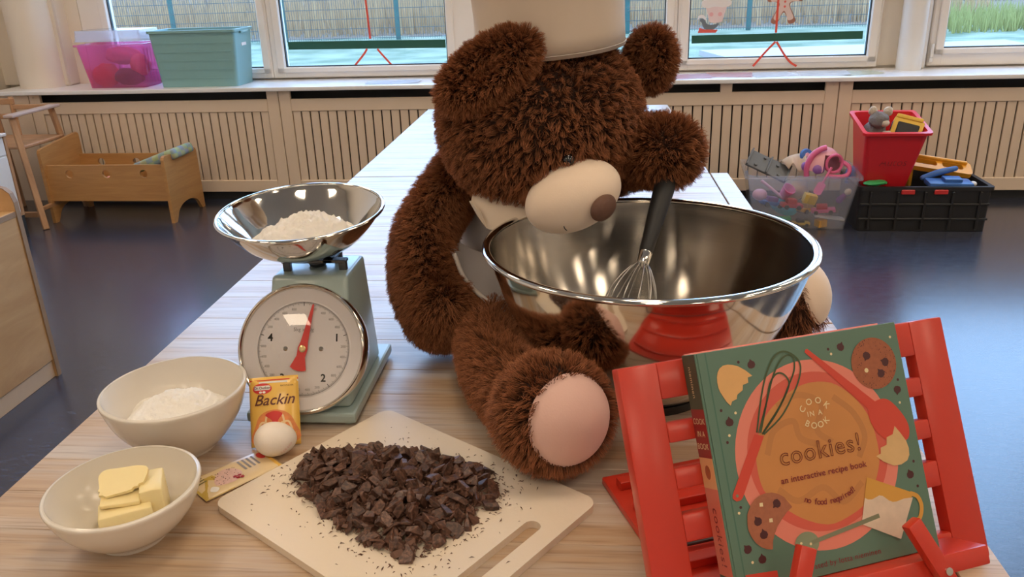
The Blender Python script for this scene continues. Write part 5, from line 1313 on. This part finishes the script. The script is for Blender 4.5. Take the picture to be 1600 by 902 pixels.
# ------------------------------------------------------------------ cabinets at the left
wc = wthing('white_cabinet', 'white toy cabinet with wooden edges at the far left', 'cabinet', -3.05, -.90, 0)
obj('carcass', box2(BM(), (-.20, -.21, .115), (.205, .20, .515), .002), m_white, wc)
obj('top_board', box2(BM(), (-.215, -.22, .515), (.222, .212, .530), .003), M('pale_top', (.66, .58, .52), .4), wc)
obj('edge_strip', box2(BM(), (.195, .196, .112), (.2125, .214, .515), .001), m_beech2, wc)
obj('edge_strip', box2(BM(), (.2055, -.21, .112), (.2125, .196, .128), .001), m_beech2, wc)
obj('drawer_front', box2(BM(), (.2055, -.20, .425), (.211, .192, .508), .002), m_white, wc)
obj('door_front', box2(BM(), (.2055, -.20, .134), (.211, .192, .418), .002), m_white, wc)
obj('plinth', box2(BM(), (-.19, -.20, 0), (.208, .212, .112)), m_dark, wc)
sc_ = thing('shelf_unit', 'birch plywood shelf unit with a rounded end board at the left edge', 'shelf unit', (-1.95, 1.55, 0))
gp = [(-.22, 0), (.222, 0), (.222, .59), (.214, .618), (.196, .634), (.17, .640), (-.22, .640)]
bm = plate(BM(), [gp], 0, .018, Matrix(((1, 0, 0, 0), (0, 0, -1, .762), (0, 1, 0, 0), (0, 0, 0, 1)))); obj('end_board', bm, m_birch, sc_)
bm = plate(BM(), [[(x * 1.0008, z) for x, z in gp[:-1]] + [(.17, .6405), (.168, .638)] + [(.194, .632), (.212, .617), (.2195, .589), (.2195, 0.0)][0:4]], .0, .0185, Matrix(((1, 0, 0, 0.0006), (0, 0, -1, .76225), (0, 1, 0, 0), (0, 0, 0, 1)))); obj('ply_edge', bm, m_plyedge, sc_)
obj('side_panel', box2(BM(), (.200, -.95, .060), (.2185, .744, .545), .001), m_birch, sc_)
obj('top_board', box2(BM(), (-.22, -.95, .545), (.2195, .744, .563), .002), m_birch, sc_)
obj('ply_edge', box2(BM(), (.2195, -.95, .546), (.2203, .744, .562)), m_plyedge, sc_)
obj('kick_board', box2(BM(), (.195, -.95, .0), (.213, .744, .056), .001), M('kick_birch', (.60, .44, .30), .5, var=.1), sc_)
obj('shelf_board', box2(BM(), (-.22, -.95, .28), (.200, .744, .298), .001), m_birch, sc_)

# ------------------------------------------------------------------ toy boxes at the right
m_clear = clear_mat('clear_box_plastic', (0.93, 0.94, 0.96), rough=.12, haze=.15, hazecol=(0.85, 0.86, 0.90))
cb_ = thing('toy_box', 'clear plastic box full of toys by the radiator cover', 'toy box', W(1.05, -.385, 0.001), WA - .07)
obj('shell', tub(BM(), .500, .345, .262, .84, th=.004, rim=.014, rimh=.016), m_clear, cb_)
TM = {n_: M('toy_' + n_, c, .4, var=.1) for n_, c in dict(pink=(.80, .16, .34), lpink=(.80, .40, .46), red=(.62, .03, .04), yellow=(.80, .52, .07), blue=(.05, .15, .45), grey=(.12, .125, .125), orange=(.80, .38, .03), tan=(.62, .44, .28), green=(.04, .40, .12), white=(.75, .74, .74), purple=(.25, .10, .35), teal=(.05, .35, .40), black=(.02, .02, .022)).items()}
CBM = Matrix.Translation(W(1.05, -.385, 0.001)) @ Matrix.Rotation(WA - .07, 4, 'Z')
def toy(name, parts, label, cat, p, rot=(0, 0, 0), base=CBM, group='toys in the clear box'):
    mw = base @ Matrix.Translation(p) @ rotm(*rot); t = thing(name, label, cat, mw=mw, group=group)
    for pn, bm, mt in parts: obj(pn, bm, TM[mt] if isinstance(mt, str) else mt, t, smooth=True, angle=40)
    return t
def car_parts(l, w, h, c1, c2):
    body = box2(BM(), (-l / 2, -w / 2, h * .18), (l / 2, w / 2, h * .55), h * .08, 2); cab = box2(BM(), (-l * .28, -w * .44, h * .5), (l * .18, w * .44, h), h * .12, 2)
    P = [('body', body, c1), ('cab', cab, c2)]
    for sx in (-1, 1):
        for sy in (-1, 1): P.append(('wheel', lathe(BM(), [(0, -.006), (h * .22, -.006), (h * .24, 0), (h * .22, .006), (0, .006)], 16, Matrix.Translation((sx * l * .3, sy * w * .48, h * .22)) @ rotm(x=PI / 2)), 'black'))
    return P
def block(s, c): return [('block', box2(BM(), (-s[0] / 2, -s[1] / 2, 0), (s[0] / 2, s[1] / 2, s[2]), min(s) * .08, 2), c)]
toy('toy_car', car_parts(.10, .05, .05, 'red', 'red'), 'red toy car low in the clear box, left of the other', 'toy car', (-.035, -.10, .085), (0, .1, .2))
toy('toy_car', car_parts(.11, .05, .045, 'pink', 'red'), 'pink red toy car at the right in the clear box', 'toy car', (.115, -.10, .065), (0, -.1, -.1))
toy('toy_car', car_parts(.08, .04, .035, 'yellow', 'black'), 'small yellow toy car at the bottom of the clear box', 'toy car', (.015, -.115, .006), (0, 0, .1))
toy('toy_block', block((.060, .035, .045), 'yellow'), 'yellow toy block leaning on the front of the clear box', 'toy block', (.035, -.135, .125), (.15, .25, .15))
toy('toy_block', block((.045, .04, .035), 'orange'), 'small orange toy block at the bottom of the clear box', 'toy block', (.105, -.120, .006), (0, 0, .5))
toy('toy_cup', [('cup', lathe(BM(), [(0, 0), (.022, 0), (.032, .06), (.029, .06), (.019, .004), (0, .004)], 20), 'pink')], 'pink toy cup tilted in the clear box', 'toy cup', (-.080, -.115, .150), (.5, .5, 0))
toy('toy_ball', [('ball', ellipsoid(BM(), (0, 0, 0), (.035, .030, .028), None, 24, 16), 'lpink')], 'pink toy ball at the left in the clear box', 'toy ball', (-.185, -.11, .155))
toy('toy_stick', [('stick', tube(BM(), [(-.05, 0, .04), (.05, 0, -.04)], .007, 10), 'lpink')], 'pink toy stick slanting in the clear box', 'toy stick', (-.135, -.135, .190))
toy('toy_train', car_parts(.12, .045, .05, 'blue', 'purple'), 'blue toy wagon behind the cup in the clear box', 'toy wagon', (-.12, -.03, .075), (0, .2, .4))
toy('toy_plate', [('plate', lathe(BM(), [(0, 0), (.05, 0), (.07, .012), (.068, .014), (.05, .003), (0, .003)], 28), 'teal')], 'teal toy plate deep in the clear box', 'toy plate', (-.06, .02, .05), (.3, .3, 0))
toy('toy_rail', block((.17, .03, .012), 'green'), 'green toy strip at the bottom left of the clear box', 'toy strip', (-.12, -.125, .035), (0, -.05, .05))
toy('toy_figure', [('body', limb(BM(), [(0, 0, .015), (0, 0, .045)], [.016, .012], 14, 6), 'purple'), ('face', ellipsoid(BM(), (0, 0, .072), (.015, .015, .017), None, 16, 12), 'tan')], 'small toy figure with a round head in the clear box', 'toy figure', (.17, -.115, .125), (.3, .6, 0))
toy('toy_spade', [('blade', plate(BM(), [rrect(-.02, -.03, .02, .03, .012)], 0, .004), 'pink'), ('grip', tube(BM(), [(0, .03, .002), (0, .11, .004)], .006, 8), 'pink')], 'pink toy spade standing in the clear box', 'toy spade', (.085, -.115, .19), (1.2, .3, -.6))
toy('toy_board', block((.14, .04, .01), 'white'), 'white toy board low at the right of the clear box', 'toy board', (.14, -.11, .045), (0, .15, .1))
toy('toy_bus', car_parts(.10, .05, .05, 'orange', 'tan'), 'orange and tan toy bus deep in the clear box', 'toy car', (.06, .03, .03), (0, .1, .7))
toy('toy_bear', [('plush', lump((0, 0, 0), (.06, .05, .05), 2, .2), 'tan')], 'tan soft toy in the middle of the clear box', 'soft toy', (.0, .03, .150))
# on top of the clear box
gt = [('tray', box2(BM(), (-.105, -.050, 0), (.105, .050, .014), .003), 'grey')]
for x in (-.10, .0, .10): gt.append(('tray_rib', box2(BM(), (x - .004, -.052, .012), (x + .004, .052, .026), .001), 'grey'))
for x, y in ((-.06, -.03), (-.03, .03), (.04, .02), (.06, -.03)): gt.append(('tray_peg', lathe(BM(), [(.008, .013), (.008, .024), (0, .024)], 12, Matrix.Translation((x, y, 0))), 'grey'))
toy('toy_tray', gt, 'dark grey plastic toy base leaning on top of the clear box', 'toy', (-.145, .01, .262), (.65, .42, -.12))
cl = sheet([[(-.06, .03, .0), (-.02, .05, .03), (.03, .04, .05), (.07, .05, .04)], [(-.05, 0, .02), (-.01, .0, .045), (.03, .01, .035), (.06, .0, .05)], [(-.02, -.04, -.01), (.0, -.04, .02), (.035, -.04, -.025), (.06, -.03, .03)]], 16, .002)
obj('doll_cloth', cl, M('beige_cloth', (.62, .48, .36), .9, var=.15), mw=CBM @ Matrix.Translation((-.03, .02, .270)), smooth=True, label='crumpled beige cloth on top of the clear box', cat='cloth')
ph = []
bm = BM(); t = BM(); bmesh.ops.create_uvsphere(t, u_segments=28, v_segments=18, radius=1)
bmesh.ops.delete(t, geom=[v for v in t.verts if v.co.z < -.25 or (v.co.y < -.45 and abs(v.co.x - .35) < .42 and -.1 < v.co.z < .62)], context='VERTS')
bmesh.ops.solidify(t, geom=t.faces[:], thickness=.06); bmesh.ops.scale(t, vec=(.085, .075, .10), verts=t.verts); merge(bm, t); ph.append(('shell', bm, 'lpink'))
ph.append(('crest', tube(BM(), [(-.082 * math.sin(a) + .0, -.03 - .02 * math.cos(a), .10 * math.cos(a)) for a in [PI * (.05 + .6 * k / 14) for k in range(15)]], .013, 10), 'pink'))
ph.append(('window_rim', tube(BM(), [(.032 + .036 * math.cos(a), -.062 - .006 * math.sin(a), .028 + .042 * math.sin(a)) for a in [2 * PI * k / 20 for k in range(20)]], .007, 8, True), 'pink'))
ph.append(('handle', tube(BM(), spline([(.06, -.05, .045), (.10, -.07, .02), (.098, -.075, -.015), (.06, -.075, -.03), (.01, -.075, -.03)], 18), .010, 10), 'pink'))
ph.append(('side_patch', lump((-.035, -.062, -.005), (.028, .012, .022), 1, .1, 16), 'purple'))
toy('toy_carriage', ph, 'pink rounded toy shell with a handle on top of the clear box', 'toy', (.105, -.02, .270), (-.1, .1, .1))
toy('toy_spinner', [('disc', lathe(BM(), [(0, -.012), (.028, -.012), (.034, 0), (.028, .012), (0, .012)], 20), 'blue'), ('hub', lathe(BM(), [(0, .012), (.012, .012), (.010, .018), (0, .018)], 14), 'lpink')], 'blue round toy between the cloth and the pink toy', 'toy', (.035, .04, .315), (1.2, 0, .3))
toy('toy_spinner', [('disc', lathe(BM(), [(0, -.010), (.020, -.010), (.026, 0), (.020, .010), (0, .010)], 20), 'purple'), ('hub', lathe(BM(), [(0, .010), (.010, .010), (.008, .016), (0, .016)], 14), 'white')], 'purple round toy lying low between cloth and pink toy', 'toy', (.030, -.02, .272), (1.0, .3, .2))

# black folding crate
m_crate = M('black_crate', (.014, .014, .016), .45, var=.15)
bk = thing('folding_crate', 'black plastic folding crate under the red bin', 'crate', W(1.585, -.385, 0.001), WA)
obj('shell', tub(BM(), .580, .36, .212, .985, th=.012, rim=.008, rimh=.018), m_crate, bk)
for z in (.055, .125): obj('wall_band', box2(BM(), (-.285, -.190, z), (.285, -.178, z + .010), .002), m_crate, bk)
for x in (-.24, -.12, 0, .12, .24): obj('wall_rib', box2(BM(), (x - .006, -.190, .01), (x + .006, -.178, .19), .002), m_crate, bk)
obj('catch', box2(BM(), (.035, -.192, .178), (.095, -.182, .200), .003), M('crate_catch', (.55, .03, .03), .4), bk)
obj('catch', box2(BM(), (-.11, -.192, .178), (-.05, -.182, .200), .003), M('crate_catch', (.55, .03, .03), .4), bk)
KBM = Matrix.Translation(W(1.585, -.385, 0.001)) @ Matrix.Rotation(WA, 4, 'Z')
# red bin on the crate, tipped towards the viewer
m_bin = M('red_bin', (.70, .020, .030), .32, var=.04)
RBM = KBM @ Matrix.Translation((-.165, -.015, .200)) @ rotm(x=.20)
rb = thing('toy_bin', 'red plastic bin of toys standing tilted on the black crate', 'toy bin', mw=RBM)
obj('shell', tub(BM(), .272, .262, .300, .72, th=.004, rim=.014, rimh=.012), m_bin, rb)
bm = textbm(BM(), 'Autos', .050, Matrix(((1, 0, 0, .01), (0, .14, -.99, -.1165), (0, .99, .14, .130), (0, 0, 0, 1))), shear=.25, bold=-.0006); obj('handwriting', bm, M('bin_pen', (.30, .012, .018), .6), rb)
m_gplush = M('grey_plush', (.20, .19, .20), .95, var=.35, scale=30, bump=.5, bscale=120); m_wplush = M('white_plush', (.62, .55, .47), .95, var=.2, scale=30, bump=.5, bscale=120)
toy('soft_toy', [('body', lump((0, 0, 0), (.052, .05, .060), 1, .2), m_gplush), ('head', lump((.0, -.02, .075), (.045, .042, .040), 3, .15), m_gplush), ('muzzle', lump((.016, -.050, .070), (.022, .018, .016), 5, .1), m_wplush), ('ear', lump((.040, -.005, .108), (.022, .012, .024), 2, .1), m_wplush), ('ear', lump((-.030, -.005, .112), (.020, .012, .022), 6, .1), m_wplush), ('leg', lump((.040, -.045, -.005), (.034, .028, .036), 7, .15), m_wplush), ('leg', lump((-.02, -.055, -.035), (.034, .030, .032), 8, .15), m_wplush)], 'grey and white soft toy animal in the red bin', 'soft toy', (-.070, -.020, .250), (.0, .05, .1), RBM, 'toys in the red bin')
yt = [('body', box2(BM(), (-.065, -.045, -.06), (.065, .045, .050), .008, 2), 'yellow'), ('windscreen', box2(BM(), (-.045, -.050, -.045), (.048, -.042, .030), .004), 'black'), ('roof', box2(BM(), (-.060, -.050, .046), (.055, .040, .064), .006, 2), 'yellow'), ('side_window', box2(BM(), (-.068, -.020, -.010), (-.062, .025, .030), .002), 'black')]
toy('toy_truck', yt, 'yellow toy truck cab with dark windscreen in the red bin', 'toy truck', (.065, -.035, .265), (-.55, .15, -.35), RBM, 'toys in the red bin')
# toys on and in the black crate
yl = [('frame', plate(BM(), [rrect(-.15, -.045, .15, .045, .02), list(reversed(rrect(-.115, -.018, -.01, .018, .012))), list(reversed(rrect(.015, -.018, .11, .018, .012)))], -.012, .012), 'orange'), ('leg', bar(BM(), (-.13, -.03, 0), (-.105, -.05, -.11), .03, .02, .004), 'orange'), ('ridge', box2(BM(), (-.12, .02, .010), (.13, .036, .028), .004), 'orange')]
toy('toy_track', yl, 'orange yellow plastic toy ramp lying in the black crate', 'toy', (.115, .03, .262), (.45, .16, -.05), KBM, 'toys in the black crate')
toy('toy_bar', [('bar', limb(BM(), [(-.07, 0, -.02), (0, 0, .005), (.07, 0, .022)], [.013, .015, .012], 14, 12), 'blue')], 'blue toy bar leaning on the orange ramp', 'toy', (.085, -.075, .250), (0, 0, .05), KBM, 'toys in the black crate')
toy('toy_boat', [('hull', box2(BM(), (-.10, -.04, -.012), (.10, .04, .014), .010, 2), 'blue'), ('deck', box2(BM(), (-.03, -.025, .012), (.05, .025, .030), .005, 2), 'blue'), ('tip', ellipsoid(BM(), (.105, -.01, .004), (.016, .016, .012), None, 14, 10), 'white')], 'flat blue toy lying at the rim of the black crate', 'toy', (.115, -.125, .214), (.12, .03, .05), KBM, 'toys in the black crate')
toy('toy_leaf', [('leaf', lump((0, 0, 0), (.055, .03, .012), 2, .15), 'green')], 'green toy on the crate rim in front of the red bin', 'toy', (-.215, -.140, .222), (0, -.05, .1), KBM, 'toys in the black crate')
toy('toy_shell', [('shell', lump((0, 0, 0), (.05, .05, .06), 5, .2), 'blue')], 'blue toy poking out left of the red bin', 'toy', (-.255, .04, .210), (0, 0, 0), KBM, 'toys in the black crate')
